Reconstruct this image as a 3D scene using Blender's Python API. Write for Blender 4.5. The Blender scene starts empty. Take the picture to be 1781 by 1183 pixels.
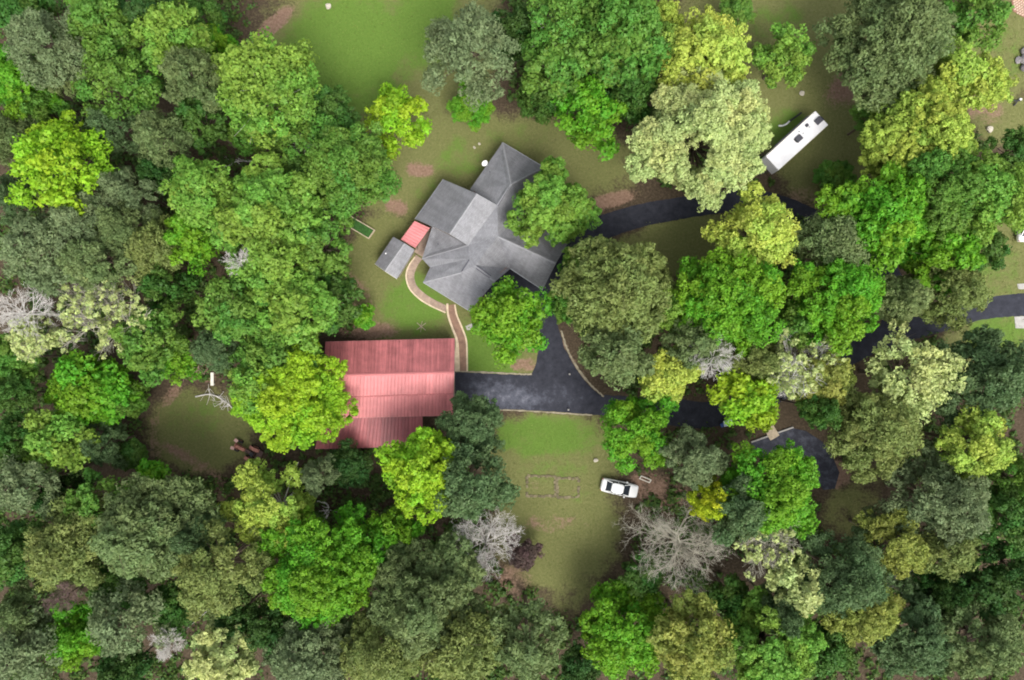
import bpy, bmesh, math, random
import numpy as np
from mathutils import Vector, Matrix, Euler

# ------------------------------------------------------------------ camera, sky, sun, exposure
S, CAM_H, CX, CY = 0.076, 95.0, 890.5, 591.5      # metres per survey pixel on the ground, flying height
sc = bpy.context.scene
col = sc.collection
cam_d = bpy.data.cameras.new('camera'); cam = bpy.data.objects.new('camera', cam_d); col.objects.link(cam)
cam.location = (0, 0, CAM_H); cam.rotation_euler = (0, 0, 0)
cam_d.sensor_fit = 'HORIZONTAL'; cam_d.sensor_width = 36.0
cam_d.lens = 36.0 * CAM_H / (1781 * S); cam_d.clip_start = 0.5; cam_d.clip_end = 3000
sc.camera = cam

SUN_AZ, SUN_EL = math.radians(158), math.radians(57)   # clockwise from +Y (up in the photograph)
world = bpy.data.worlds.new('World'); sc.world = world; world.use_nodes = True
wn = world.node_tree; wn.nodes.clear()
sky_n = wn.nodes.new('ShaderNodeTexSky'); sky_n.sky_type = 'NISHITA'; sky_n.sun_disc = False
sky_n.sun_elevation = SUN_EL; sky_n.sun_rotation = SUN_AZ; sky_n.dust_density = 4.0; sky_n.air_density = 1.0
hs = wn.nodes.new('ShaderNodeHueSaturation'); hs.inputs['Saturation'].default_value = 0.30
bg = wn.nodes.new('ShaderNodeBackground'); bg.inputs['Strength'].default_value = 0.15
wo = wn.nodes.new('ShaderNodeOutputWorld')
wn.links.new(sky_n.outputs[0], hs.inputs['Color']); wn.links.new(hs.outputs[0], bg.inputs['Color']); wn.links.new(bg.outputs[0], wo.inputs[0])
sun_d = bpy.data.lights.new('sun', 'SUN'); sun_d.energy = 1.25; sun_d.angle = math.radians(28); sun_d.color = (1.0, 0.96, 0.90)
sun = bpy.data.objects.new('sun', sun_d); col.objects.link(sun)
sdir = Vector((math.sin(SUN_AZ) * math.cos(SUN_EL), math.cos(SUN_AZ) * math.cos(SUN_EL), math.sin(SUN_EL)))
sun.rotation_euler = sdir.to_track_quat('Z', 'Y').to_euler(); sun.location = sdir * 200
sc.view_settings.view_transform = 'Standard'; sc.view_settings.look = 'None'
sc.view_settings.exposure = 0.98; sc.view_settings.gamma = 1.0; sc.view_settings.use_curve_mapping = False
sc.render.engine = 'CYCLES'
sc.cycles.pixel_filter_type = 'BLACKMAN_HARRIS'; sc.cycles.filter_width = 1.9   # the drone lens is a little soft
sc.cycles.max_bounces = 6; sc.cycles.diffuse_bounces = 4; sc.cycles.transmission_bounces = 4; sc.cycles.transparent_max_bounces = 4

# ------------------------------------------------------------------ helpers
def P(px, py, z=0.0):
    """survey pixel -> world point at height z"""
    k = S * (CAM_H - z) / CAM_H
    return Vector(((px - CX) * k, (CY - py) * k, z))

def tag(o, label=None, cat=None, group=None, kind=None):
    if label: o['label'] = label
    if cat: o['category'] = cat
    if group: o['group'] = group
    if kind: o['kind'] = kind
    return o

def empty(name, loc, rz=0.0):
    o = bpy.data.objects.new(name, None); col.objects.link(o)
    o.location = loc; o.rotation_euler = (0, 0, rz); o.empty_display_size = 0.3
    return o

def link(name, me, mat, parent=None):
    o = bpy.data.objects.new(name, me); col.objects.link(o)
    if mat is not None and len(me.materials) == 0: me.materials.append(mat)
    if parent is not None: o.parent = parent
    return o

class MB:
    def __init__(self): self.v, self.f, self.uv = [], [], []
    def add(self, vs, fs):
        b = len(self.v); self.v += [tuple(x) for x in vs]; self.f += [tuple(i + b for i in q) for q in fs]; return self
    def box(self, c, d, rz=0.0, rot=None, taper=1.0):
        x, y, z = d[0] / 2, d[1] / 2, d[2] / 2
        R = rot if rot is not None else Matrix.Rotation(rz, 3, 'Z')
        vs = []
        for k in (-1, 1):
            t = taper if k > 0 else 1.0
            for (i, j) in ((-1, -1), (1, -1), (1, 1), (-1, 1)):
                vs.append(Vector(c) + R @ Vector((i * x * t, j * y * t, k * z)))
        return self.add(vs, [(3, 2, 1, 0), (4, 5, 6, 7), (0, 1, 5, 4), (1, 2, 6, 5), (2, 3, 7, 6), (3, 0, 4, 7)])
    def bar(self, a, b, w, h):
        a, b = Vector(a), Vector(b); d = b - a
        R = d.to_track_quat('X', 'Z').to_matrix()
        return self.box((a + b) / 2, (d.length, w, h), rot=R)
    def tube(self, pts, rad, n=8, cap=True):
        pts = [Vector(p) for p in pts]; base = len(self.v)
        rad = rad if hasattr(rad, '__len__') else [rad] * len(pts)
        up = Vector((0, 0, 1))
        for i, p in enumerate(pts):
            d = (pts[min(i + 1, len(pts) - 1)] - pts[max(i - 1, 0)]).normalized()
            a = d.cross(up)
            if a.length < 1e-3: a = d.cross(Vector((1, 0, 0)))
            a.normalize(); b = d.cross(a)
            for k in range(n):
                t = 2 * math.pi * k / n
                self.v.append(tuple(p + (a * math.cos(t) + b * math.sin(t)) * rad[i]))
        for i in range(len(pts) - 1):
            for k in range(n):
                k2 = (k + 1) % n
                self.f.append((base + i * n + k, base + i * n + k2, base + (i + 1) * n + k2, base + (i + 1) * n + k))
        if cap:
            self.f.append(tuple(base + k for k in range(n))); e = base + (len(pts) - 1) * n
            self.f.append(tuple(e + k for k in reversed(range(n))))
        return self
    def prism(self, poly, z0, z1):
        n = len(poly); vs = [(p[0], p[1], z0) for p in poly] + [(p[0], p[1], z1) for p in poly]
        fs = [tuple(reversed(range(n))), tuple(range(n, 2 * n))] + [(i, (i + 1) % n, n + (i + 1) % n, n + i) for i in range(n)]
        return self.add(vs, fs)
    def mesh(self, name):
        me = bpy.data.meshes.new(name); me.from_pydata(self.v, [], self.f); me.validate()
        bm = bmesh.new(); bm.from_mesh(me); bmesh.ops.recalc_face_normals(bm, faces=bm.faces); bm.to_mesh(me); bm.free()
        return me
    def build(self, name, mat, parent=None, smooth=False, bevel=0.0, seg=2):
        me = self.mesh(name)
        if bevel > 0:
            bm = bmesh.new(); bm.from_mesh(me)
            bmesh.ops.bevel(bm, geom=list(bm.edges), offset=bevel, segments=seg, affect='EDGES', profile=0.5)
            bm.to_mesh(me); bm.free()
        if smooth: me.polygons.foreach_set('use_smooth', [True] * len(me.polygons))
        return link(name, me, mat, parent)

def copy_tree(o, parent=None):
    c = o.copy(); col.objects.link(c); c.parent = parent
    for ch in o.children: copy_tree(ch, c)
    return c

# ------------------------------------------------------------------ materials
def new_mat(name):
    m = bpy.data.materials.new(name); m.use_nodes = True; nt = m.node_tree
    return m, nt, nt.nodes, nt.links, nt.nodes['Principled BSDF']

def mat(name, c, rough=0.8, var=0.12, scale=3.0, metal=0.0, spec=0.3, bump=0.0, bscale=30.0, rnd=0.0, stretch=(1, 1, 1)):
    """base colour broken up by two octaves of noise, optional per-object tone and fine relief"""
    m, nt, N, L, b = new_mat(name)
    tc = N.new('ShaderNodeTexCoord'); mp = N.new('ShaderNodeMapping'); mp.inputs['Scale'].default_value = stretch
    L.new(tc.outputs['Object'], mp.inputs[0])
    n1 = N.new('ShaderNodeTexNoise'); n1.inputs['Scale'].default_value = scale; n1.inputs['Detail'].default_value = 6
    n1.inputs['Roughness'].default_value = 0.65
    L.new(mp.outputs[0], n1.inputs['Vector'])
    mr = N.new('ShaderNodeMapRange'); mr.inputs[1].default_value = 0.3; mr.inputs[2].default_value = 0.7
    mr.inputs[3].default_value = 1 - var; mr.inputs[4].default_value = 1 + var
    L.new(n1.outputs[0], mr.inputs[0])
    fac = mr.outputs[0]
    if rnd > 0:
        oi = N.new('ShaderNodeObjectInfo'); r2 = N.new('ShaderNodeMapRange')
        r2.inputs[3].default_value = 1 - rnd; r2.inputs[4].default_value = 1 + rnd
        L.new(oi.outputs['Random'], r2.inputs[0])
        mu = N.new('ShaderNodeMath'); mu.operation = 'MULTIPLY'; L.new(fac, mu.inputs[0]); L.new(r2.outputs[0], mu.inputs[1]); fac = mu.outputs[0]
    vm = N.new('ShaderNodeVectorMath'); vm.operation = 'SCALE'; vm.inputs[0].default_value = c; L.new(fac, vm.inputs['Scale'])
    L.new(vm.outputs[0], b.inputs['Base Color'])
    b.inputs['Roughness'].default_value = rough; b.inputs['Metallic'].default_value = metal; b.inputs['Specular IOR Level'].default_value = spec
    if bump > 0:
        n2 = N.new('ShaderNodeTexNoise'); n2.inputs['Scale'].default_value = bscale; n2.inputs['Detail'].default_value = 4
        L.new(tc.outputs['Object'], n2.inputs['Vector'])
        bp = N.new('ShaderNodeBump'); bp.inputs['Strength'].default_value = bump; bp.inputs['Distance'].default_value = 0.05
        L.new(n2.outputs[0], bp.inputs['Height']); L.new(bp.outputs[0], b.inputs['Normal'])
    return m

def leaf_material():
    m = bpy.data.materials.new('foliage'); m.use_nodes = True; nt = m.node_tree; N, L = nt.nodes, nt.links; N.clear()
    oi = N.new('ShaderNodeObjectInfo'); at = N.new('ShaderNodeAttribute'); at.attribute_name = 'tint'
    mr = N.new('ShaderNodeMapRange'); mr.inputs[3].default_value = 0.62; mr.inputs[4].default_value = 1.38; L.new(at.outputs['Fac'], mr.inputs[0])
    vm = N.new('ShaderNodeVectorMath'); vm.operation = 'SCALE'; L.new(oi.outputs['Color'], vm.inputs[0]); L.new(mr.outputs[0], vm.inputs['Scale'])
    a2 = N.new('ShaderNodeAttribute'); a2.attribute_name = 'hue'
    h = N.new('ShaderNodeHueSaturation'); m2 = N.new('ShaderNodeMapRange'); m2.inputs[3].default_value = 0.472; m2.inputs[4].default_value = 0.522
    L.new(a2.outputs['Fac'], m2.inputs[0]); L.new(m2.outputs[0], h.inputs['Hue']); L.new(vm.outputs[0], h.inputs['Color'])
    d = N.new('ShaderNodeBsdfDiffuse'); t = N.new('ShaderNodeBsdfTranslucent'); mx = N.new('ShaderNodeMixShader'); mx.inputs[0].default_value = 0.30
    L.new(h.outputs[0], d.inputs[0]); L.new(h.outputs[0], t.inputs[0]); L.new(d.outputs[0], mx.inputs[1]); L.new(t.outputs[0], mx.inputs[2])
    g = N.new('ShaderNodeBsdfGlossy'); g.inputs['Roughness'].default_value = 0.55; g.inputs['Color'].default_value = (1, 1, 1, 1)
    m3 = N.new('ShaderNodeMixShader'); m3.inputs[0].default_value = 0.012
    L.new(mx.outputs[0], m3.inputs[1]); L.new(g.outputs[0], m3.inputs[2])
    o = N.new('ShaderNodeOutputMaterial'); L.new(m3.outputs[0], o.inputs[0])
    return m

def shingle_material():
    m, nt, N, L, b = new_mat('grey_shingle')
    uv = N.new('ShaderNodeTexCoord')
    br = N.new('ShaderNodeTexBrick'); br.inputs['Scale'].default_value = 1.0; br.offset = 0.5
    br.inputs['Brick Width'].default_value = 0.33; br.inputs['Row Height'].default_value = 0.15
    br.inputs['Mortar Size'].default_value = 0.008; br.inputs['Bias'].default_value = 0.0
    br.inputs['Color1'].default_value = (0.235, 0.235, 0.25, 1); br.inputs['Color2'].default_value = (0.185, 0.185, 0.198, 1); br.inputs['Mortar'].default_value = (0.13, 0.13, 0.13, 1)
    L.new(uv.outputs['UV'], br.inputs['Vector'])
    n1 = N.new('ShaderNodeTexNoise'); n1.inputs['Scale'].default_value = 0.55; n1.inputs['Detail'].default_value = 7; n1.inputs['Roughness'].default_value = 0.6
    L.new(uv.outputs['Object'], n1.inputs['Vector'])
    mr = N.new('ShaderNodeMapRange'); mr.inputs[1].default_value = 0.3; mr.inputs[2].default_value = 0.7; mr.inputs[3].default_value = 0.86; mr.inputs[4].default_value = 1.1
    L.new(n1.outputs[0], mr.inputs[0])
    mp = N.new('ShaderNodeMapping'); mp.inputs['Scale'].default_value = (1.6, 0.12, 1); L.new(uv.outputs['UV'], mp.inputs[0])
    n2 = N.new('ShaderNodeTexNoise'); n2.inputs['Scale'].default_value = 1.0; n2.inputs['Detail'].default_value = 5; L.new(mp.outputs[0], n2.inputs['Vector'])
    m2 = N.new('ShaderNodeMapRange'); m2.inputs[1].default_value = 0.35; m2.inputs[2].default_value = 0.65; m2.inputs[3].default_value = 0.86; m2.inputs[4].default_value = 1.08
    L.new(n2.outputs[0], m2.inputs[0])
    mu = N.new('ShaderNodeMath'); mu.operation = 'MULTIPLY'; L.new(mr.outputs[0], mu.inputs[0]); L.new(m2.outputs[0], mu.inputs[1])
    vm = N.new('ShaderNodeVectorMath'); vm.operation = 'SCALE'; L.new(br.outputs[0], vm.inputs[0]); L.new(mu.outputs[0], vm.inputs['Scale'])
    L.new(vm.outputs[0], b.inputs['Base Color']); b.inputs['Roughness'].default_value = 0.5; b.inputs['Specular IOR Level'].default_value = 0.6
    bp = N.new('ShaderNodeBump'); bp.inputs['Strength'].default_value = 0.5; bp.inputs['Distance'].default_value = 0.02
    L.new(br.outputs['Fac'], bp.inputs['Height']); bp.invert = True; L.new(bp.outputs[0], b.inputs['Normal'])
    return m

def metal_material(name, c, streak=0.15, dirt=0.0):
    m, nt, N, L, b = new_mat(name)
    tc = N.new('ShaderNodeTexCoord'); oi = N.new('ShaderNodeObjectInfo')
    mp = N.new('ShaderNodeMapping'); mp.inputs['Scale'].default_value = (3.5, 0.18, 1); L.new(tc.outputs['UV'], mp.inputs[0])
    n1 = N.new('ShaderNodeTexNoise'); n1.inputs['Scale'].default_value = 1; n1.inputs['Detail'].default_value = 6; L.new(mp.outputs[0], n1.inputs['Vector'])
    mr = N.new('ShaderNodeMapRange'); mr.inputs[1].default_value = 0.3; mr.inputs[2].default_value = 0.7; mr.inputs[3].default_value = 1 - streak; mr.inputs[4].default_value = 1 + streak
    L.new(n1.outputs[0], mr.inputs[0])
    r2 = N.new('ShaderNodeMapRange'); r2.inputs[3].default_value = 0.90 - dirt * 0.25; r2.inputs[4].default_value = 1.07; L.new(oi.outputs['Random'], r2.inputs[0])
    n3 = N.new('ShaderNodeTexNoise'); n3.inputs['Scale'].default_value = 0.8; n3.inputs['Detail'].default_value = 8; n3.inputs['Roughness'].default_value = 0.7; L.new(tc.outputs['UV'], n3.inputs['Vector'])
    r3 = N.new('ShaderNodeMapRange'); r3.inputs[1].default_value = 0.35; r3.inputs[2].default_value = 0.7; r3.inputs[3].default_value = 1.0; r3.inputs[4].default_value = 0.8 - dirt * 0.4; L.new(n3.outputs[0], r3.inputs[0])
    mu = N.new('ShaderNodeMath'); mu.operation = 'MULTIPLY'; L.new(mr.outputs[0], mu.inputs[0]); L.new(r2.outputs[0], mu.inputs[1])
    mv = N.new('ShaderNodeMath'); mv.operation = 'MULTIPLY'; L.new(mu.outputs[0], mv.inputs[0]); L.new(r3.outputs[0], mv.inputs[1])
    vm = N.new('ShaderNodeVectorMath'); vm.operation = 'SCALE'; vm.inputs[0].default_value = c; L.new(mv.outputs[0], vm.inputs['Scale'])
    L.new(vm.outputs[0], b.inputs['Base Color']); b.inputs['Roughness'].default_value = 0.45; b.inputs['Specular IOR Level'].default_value = 0.45
    return m

def asphalt_material():
    m, nt, N, L, b = new_mat('asphalt')
    tc = N.new('ShaderNodeTexCoord')
    n1 = N.new('ShaderNodeTexNoise'); n1.inputs['Scale'].default_value = 1.1; n1.inputs['Detail'].default_value = 12; n1.inputs['Roughness'].default_value = 0.72
    n2 = N.new('ShaderNodeTexNoise'); n2.inputs['Scale'].default_value = 25; n2.inputs['Detail'].default_value = 3
    at = N.new('ShaderNodeAttribute'); at.attribute_name = 'worn'
    for n in (n1, n2): L.new(tc.outputs['Object'], n.inputs['Vector'])
    ad = N.new('ShaderNodeMath'); ad.operation = 'MULTIPLY_ADD'; ad.inputs[1].default_value = 0.5; L.new(at.outputs['Fac'], ad.inputs[0]); L.new(n1.outputs[0], ad.inputs[2])
    cr = N.new('ShaderNodeValToRGB'); e = cr.color_ramp
    e.elements[0].position = 0.35; e.elements[0].color = (0.024, 0.025, 0.032, 1); e.elements[1].position = 1.0; e.elements[1].color = (0.21, 0.21, 0.235, 1)
    k = e.elements.new(0.62); k.color = (0.042, 0.044, 0.056, 1); k = e.elements.new(0.85); k.color = (0.10, 0.105, 0.13, 1)
    L.new(ad.outputs[0], cr.inputs[0])
    mr = N.new('ShaderNodeMapRange'); mr.inputs[3].default_value = 0.75; mr.inputs[4].default_value = 1.25; L.new(n2.outputs[0], mr.inputs[0])
    vm = N.new('ShaderNodeVectorMath'); vm.operation = 'SCALE'; L.new(cr.outputs[0], vm.inputs[0]); L.new(mr.outputs[0], vm.inputs['Scale'])
    L.new(vm.outputs[0], b.inputs['Base Color']); b.inputs['Roughness'].default_value = 0.95; b.inputs['Specular IOR Level'].default_value = 0.12
    bp = N.new('ShaderNodeBump'); bp.inputs['Strength'].default_value = 0.3; bp.inputs['Distance'].default_value = 0.01; L.new(n2.outputs[0], bp.inputs['Height']); L.new(bp.outputs[0], b.inputs['Normal'])
    return m

def brick_material(name, c1, c2, mortar, w=0.2, h=0.1):
    m, nt, N, L, b = new_mat(name)
    tc = N.new('ShaderNodeTexCoord'); br = N.new('ShaderNodeTexBrick'); br.inputs['Scale'].default_value = 1
    br.inputs['Brick Width'].default_value = w; br.inputs['Row Height'].default_value = h; br.inputs['Mortar Size'].default_value = 0.008
    br.inputs['Color1'].default_value = (*c1, 1); br.inputs['Color2'].default_value = (*c2, 1); br.inputs['Mortar'].default_value = (*mortar, 1)
    L.new(tc.outputs['UV'], br.inputs['Vector'])
    n1 = N.new('ShaderNodeTexNoise'); n1.inputs['Scale'].default_value = 1.2; n1.inputs['Detail'].default_value = 6; L.new(tc.outputs['Object'], n1.inputs['Vector'])
    mr = N.new('ShaderNodeMapRange'); mr.inputs[1].default_value = 0.3; mr.inputs[2].default_value = 0.7; mr.inputs[3].default_value = 0.75; mr.inputs[4].default_value = 1.2; L.new(n1.outputs[0], mr.inputs[0])
    vm = N.new('ShaderNodeVectorMath'); vm.operation = 'SCALE'; L.new(br.outputs[0], vm.inputs[0]); L.new(mr.outputs[0], vm.inputs['Scale'])
    L.new(vm.outputs[0], b.inputs['Base Color']); b.inputs['Roughness'].default_value = 0.9
    return m

def ground_material():
    m, nt, N, L, b = new_mat('ground_cover')
    tc = N.new('ShaderNodeTexCoord')
    def noise(scale, det=6, rough=0.6):
        n = N.new('ShaderNodeTexNoise'); n.inputs['Scale'].default_value = scale; n.inputs['Detail'].default_value = det; n.inputs['Roughness'].default_value = rough
        L.new(tc.outputs['Object'], n.inputs['Vector']); return n.outputs[0]
    def attr(name):
        a = N.new('ShaderNodeAttribute'); a.attribute_name = name; return a.outputs['Fac']
    def math_(op, a, b_=None, c=None):
        n = N.new('ShaderNodeMath'); n.operation = op
        for i, x in enumerate((a, b_, c)):
            if x is None: continue
            if isinstance(x, (int, float)): n.inputs[i].default_value = x
            else: L.new(x, n.inputs[i])
        return n.outputs[0]
    def ramp(f, stops):
        r = N.new('ShaderNodeValToRGB'); e = r.color_ramp
        e.elements[0].position, e.elements[0].color = stops[0][0], (*stops[0][1], 1)
        e.elements[1].position, e.elements[1].color = stops[-1][0], (*stops[-1][1], 1)
        for p, c in stops[1:-1]: k = e.elements.new(p); k.color = (*c, 1)
        L.new(f, r.inputs[0]); return r.outputs[0]
    def mix(f, a, c):
        n = N.new('ShaderNodeMix'); n.data_type = 'RGBA'; L.new(f, n.inputs[0]); L.new(a, n.inputs[6]); L.new(c, n.inputs[7]); return n.outputs[2]
    def smooth(x, lo, hi):
        r = N.new('ShaderNodeMapRange'); r.interpolation_type = 'SMOOTHSTEP'; r.inputs[1].default_value = lo; r.inputs[2].default_value = hi; L.new(x, r.inputs[0]); return r.outputs[0]
    big, mid, fine, grit = noise(0.09, 5), noise(0.5, 7, 0.65), noise(3.2, 6, 0.7), noise(14, 4, 0.7)
    litter = ramp(fine, [(0.25, (0.034, 0.027, 0.017)), (0.5, (0.075, 0.056, 0.036)), (0.75, (0.135, 0.10, 0.07))])
    dirt = ramp(fine, [(0.25, (0.14, 0.088, 0.058)), (0.5, (0.235, 0.150, 0.105)), (0.75, (0.34, 0.235, 0.175))])
    dry = ramp(math_('MULTIPLY_ADD', grit, 0.5, math_('MULTIPLY', fine, 0.5)), [(0.28, (0.088, 0.100, 0.032)), (0.5, (0.150, 0.158, 0.056)), (0.72, (0.235, 0.222, 0.105))])
    lush = ramp(math_('MULTIPLY_ADD', grit, 0.5, math_('MULTIPLY', fine, 0.5)), [(0.28, (0.070, 0.130, 0.020)), (0.5, (0.108, 0.186, 0.032)), (0.72, (0.16, 0.24, 0.055))])
    jig = math_('ADD', math_('MULTIPLY', math_('SUBTRACT', mid, 0.5), 1.3), math_('MULTIPLY', math_('SUBTRACT', fine, 0.5), 0.8))
    g_l = smooth(math_('ADD', attr('lush'), math_('ADD', jig, math_('MULTIPLY', math_('SUBTRACT', big, 0.5), 0.5))), 0.30, 0.80)
    g_g = smooth(math_('ADD', attr('grass'), math_('MULTIPLY', jig, 0.8)), 0.30, 0.70)
    g_d = smooth(math_('ADD', attr('dirt'), jig), 0.30, 0.75)
    c = mix(g_l, dry, lush); c = mix(g_g, litter, c); c = mix(g_d, c, dirt)
    L.new(c, b.inputs['Base Color']); b.inputs['Roughness'].default_value = 0.95; b.inputs['Specular IOR Level'].default_value = 0.1
    bp = N.new('ShaderNodeBump'); bp.inputs['Strength'].default_value = 0.6; bp.inputs['Distance'].default_value = 0.12
    L.new(math_('ADD', grit, math_('MULTIPLY', fine, 1.5)), bp.inputs['Height']); L.new(bp.outputs[0], b.inputs['Normal'])
    return m

M = {}
M['leaf'] = leaf_material(); M['shingle'] = shingle_material(); M['asphalt'] = asphalt_material(); M['ground'] = ground_material()
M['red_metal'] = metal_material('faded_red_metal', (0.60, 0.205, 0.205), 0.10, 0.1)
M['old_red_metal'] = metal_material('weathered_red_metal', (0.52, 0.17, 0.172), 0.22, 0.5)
M['bark'] = mat('bark', (0.15, 0.115, 0.085), 0.95, 0.35, 6, bump=0.6, bscale=18, stretch=(1, 1, 0.25))
M['pale_bark'] = mat('pale_bark', (0.40, 0.375, 0.30), 0.95, 0.25, 4, bump=0.4, bscale=18)
M['white_bark'] = mat('bleached_bark', (0.60, 0.57, 0.53), 0.95, 0.25, 4)
M['brown_twig'] = mat('brown_twig', (0.19, 0.13, 0.115), 0.95, 0.3, 4)
M['white'] = mat('white_paint', (0.82, 0.82, 0.80), 0.35, 0.04, 1.5, spec=0.5)
M['rv_white'] = mat('white_membrane', (0.80, 0.79, 0.80), 0.5, 0.07, 1.2)
M['glass'] = mat('dark_glass', (0.025, 0.03, 0.038), 0.12, 0.1, 2, spec=0.6)
M['rubber'] = mat('black_rubber', (0.022, 0.021, 0.02), 0.8, 0.2, 8)
M['black'] = mat('black_plastic', (0.03, 0.03, 0.033), 0.6, 0.15, 5)
M['dark_grey'] = mat('dark_grey_plastic', (0.07, 0.07, 0.085), 0.6, 0.15, 5)
M['steel'] = mat('grey_steel', (0.42, 0.43, 0.44), 0.4, 0.12, 6, metal=0.7)
M['chrome'] = mat('lamp_lens', (0.7, 0.72, 0.74), 0.15, 0.05, 5)
M['tail'] = mat('red_lens', (0.35, 0.02, 0.02), 0.2, 0.05, 5)
M['cream'] = mat('cream_paint', (0.74, 0.70, 0.60), 0.6, 0.10, 5)
M['concrete'] = mat('pale_concrete', (0.36, 0.345, 0.32), 0.9, 0.18, 1.6, bump=0.3)
M['edging'] = mat('pale_edging', (0.58, 0.47, 0.33), 0.9, 0.22, 2.2, bump=0.3)
M['timber'] = mat('weathered_timber', (0.34, 0.27, 0.20), 0.9, 0.3, 3, stretch=(1, 6, 1), bump=0.3)
M['pale_timber'] = mat('pale_timber', (0.46, 0.38, 0.27), 0.9, 0.25, 3, bump=0.2)
M['rust'] = mat('rusty_red_paint', (0.36, 0.16, 0.12), 0.75, 0.45, 4, bump=0.2)
M['dull_pink'] = mat('sun_faded_red_paint', (0.55, 0.34, 0.30), 0.7, 0.3, 5)
M['iron'] = mat('dark_iron', (0.115, 0.07, 0.06), 0.7, 0.35, 5)
M['wall_brick'] = brick_material('red_brick', (0.24, 0.11, 0.08), (0.18, 0.085, 0.065), (0.32, 0.30, 0.27))
M['walk_brick'] = brick_material('walk_brick', (0.27, 0.155, 0.105), (0.21, 0.12, 0.085), (0.22, 0.16, 0.11))
M['patio_brick'] = brick_material('pale_patio_brick', (0.34, 0.25, 0.19), (0.27, 0.19, 0.14), (0.30, 0.25, 0.20), 0.3, 0.15)
M['siding'] = mat('barn_siding', (0.30, 0.27, 0.24), 0.9, 0.2, 2, stretch=(1, 1, 0.2))
M['stone'] = mat('pale_stone', (0.46, 0.42, 0.34), 0.9, 0.15, 6, bump=0.4)
M['grey_stone'] = mat('grey_stone', (0.20, 0.185, 0.185), 0.9, 0.3, 4, bump=0.6, rnd=0.25)
M['soil'] = mat('dark_soil', (0.06, 0.042, 0.03), 0.95, 0.3, 4, bump=0.5)
M['paver_tan'] = mat('tan_paver', (0.50, 0.37, 0.28), 0.9, 0.2, 5)
M['paver_red'] = mat('red_mortar', (0.26, 0.14, 0.10), 0.9, 0.2, 5)
M['tarp'] = mat('white_tarp', (0.62, 0.66, 0.74), 0.5, 0.15, 4)
M['blue'] = mat('blue_plastic', (0.05, 0.09, 0.30), 0.5, 0.2, 4)
M['moss'] = mat('bed_greenery', (0.035, 0.10, 0.02), 0.95, 0.5, 5, bump=1.0, bscale=9)

# ------------------------------------------------------------------ ground
def splat(X, Y, items):
    out = np.zeros_like(X)
    for (px, py, rx, ry, ang, st) in items:
        c = P(px, py); a = math.radians(-ang)
        dx, dy = X - c.x, Y - c.y
        u = (dx * math.cos(a) + dy * math.sin(a)) / (rx * S); v = (-dx * math.sin(a) + dy * math.cos(a)) / (ry * S)
        r = np.sqrt(u * u + v * v)
        val = st * np.clip((1.35 - r) / 0.7, 0, 1)
        if st > 0: out = np.maximum(out, val)
        else: out = np.clip(out + val, 0, 1)
    return out
GRASS = [(610, 90, 170, 140, -20, 1), (760, 60, 110, 150, 0, 1), (700, 270, 130, 110, 30, 1), (960, 270, 170, 70, 10, .8), (800, 260, 130, 70, 0, 1),
         (720, 520, 110, 90, 0, 1), (870, 600, 90, 70, 0, 1), (660, 440, 60, 90, 30, .8), (960, 800, 120, 90, 0, 1), (970, 920, 110, 110, 0, 1), (990, 1010, 60, 70, 10, .55),
         (350, 750, 95, 75, 0, .95), (1180, 430, 130, 55, -15, .9), (1400, 120, 110, 170, 10, .95), (1430, 260, 90, 110, -20, .9), (1330, 30, 170, 60, 0, .9),
         (1740, 90, 70, 90, 0, 1), (1740, 480, 70, 110, 0, 1), (1730, 600, 90, 50, 0, 1), (1480, 890, 60, 60, 0, .6), (1500, 830, 60, 30, 0, .5), (1740, 200, 60, 60, 0, .75)]
LUSH = [(600, 90, 120, 100, -20, 1), (740, 40, 60, 90, 0, .9), (640, 160, 70, 50, 0, .8), (720, 530, 60, 55, 0, .75), (850, 610, 60, 60, 0, .95), (945, 760, 110, 40, 0, .8), (960, 820, 80, 30, 0, .45),
        (800, 275, 50, 40, 0, .55), (740, 330, 40, 25, 0, .4), (340, 720, 60, 50, 0, .42), (1740, 580, 70, 40, 0, .7), (1735, 480, 50, 70, 0, .45), (1370, 225, 40, 40, 0, .7), (1350, 40, 60, 40, 0, .5),
        (1000, 850, 40, 30, 0, .4), (900, 240, 80, 40, 0, .35), (625, 400, 30, 15, 25, .6), (1740, 90, 60, 50, 0, .45)]
DIRT = [(730, 295, 26, 14, 10, .9), (690, 360, 22, 16, 30, .9), (345, 640, 34, 24, 30, .85), (300, 685, 30, 12, -50, .6), (480, 38, 48, 15, -40, .85), (1480, 145, 55, 30, -40, .75), (1455, 825, 30, 24, 40, .85),
        (640, 575, 60, 16, 0, .75), (620, 520, 30, 60, -20, .5), (1140, 855, 70, 35, 20, .6), (1060, 350, 50, 14, -15, .85), (910, 636, 26, 12, 0, .8), (1000, 640, 10, 70, -25, .5), (1700, 185, 60, 25, 20, .6),
        (960, 910, 70, 18, 0, .45), (1400, 355, 40, 40, 40, .5), (1735, 945, 25, 50, 0, .6), (885, 1005, 45, 38, 0, .55), (640, 860, 40, 50, 0, .30), (330, 800, 80, 14, 30, .6), (270, 760, 10, 60, 0, .5), (1560, 1040, 24, 24, 0, .6), (930, 846, 14, 16, 0, .42), (990, 849, 18, 15, 0, .40), (730, 900, 60, 40, 0, .3)]
fx = np.concatenate([[-700, -400, -200, -120, -90], np.arange(-78, 78.01, 0.8), [90, 120, 200, 400, 700]])
fy = np.concatenate([[-700, -400, -200, -110, -70], np.arange(-54, 54.01, 0.8), [70, 110, 200, 400, 700]])
GXX, GYY = np.meshgrid(fx, fy)
rng0 = np.random.default_rng(5)
GZ = np.zeros_like(GXX)
nx, ny = len(fx), len(fy)
gv = np.stack([GXX.ravel(), GYY.ravel(), GZ.ravel()], 1)
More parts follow.
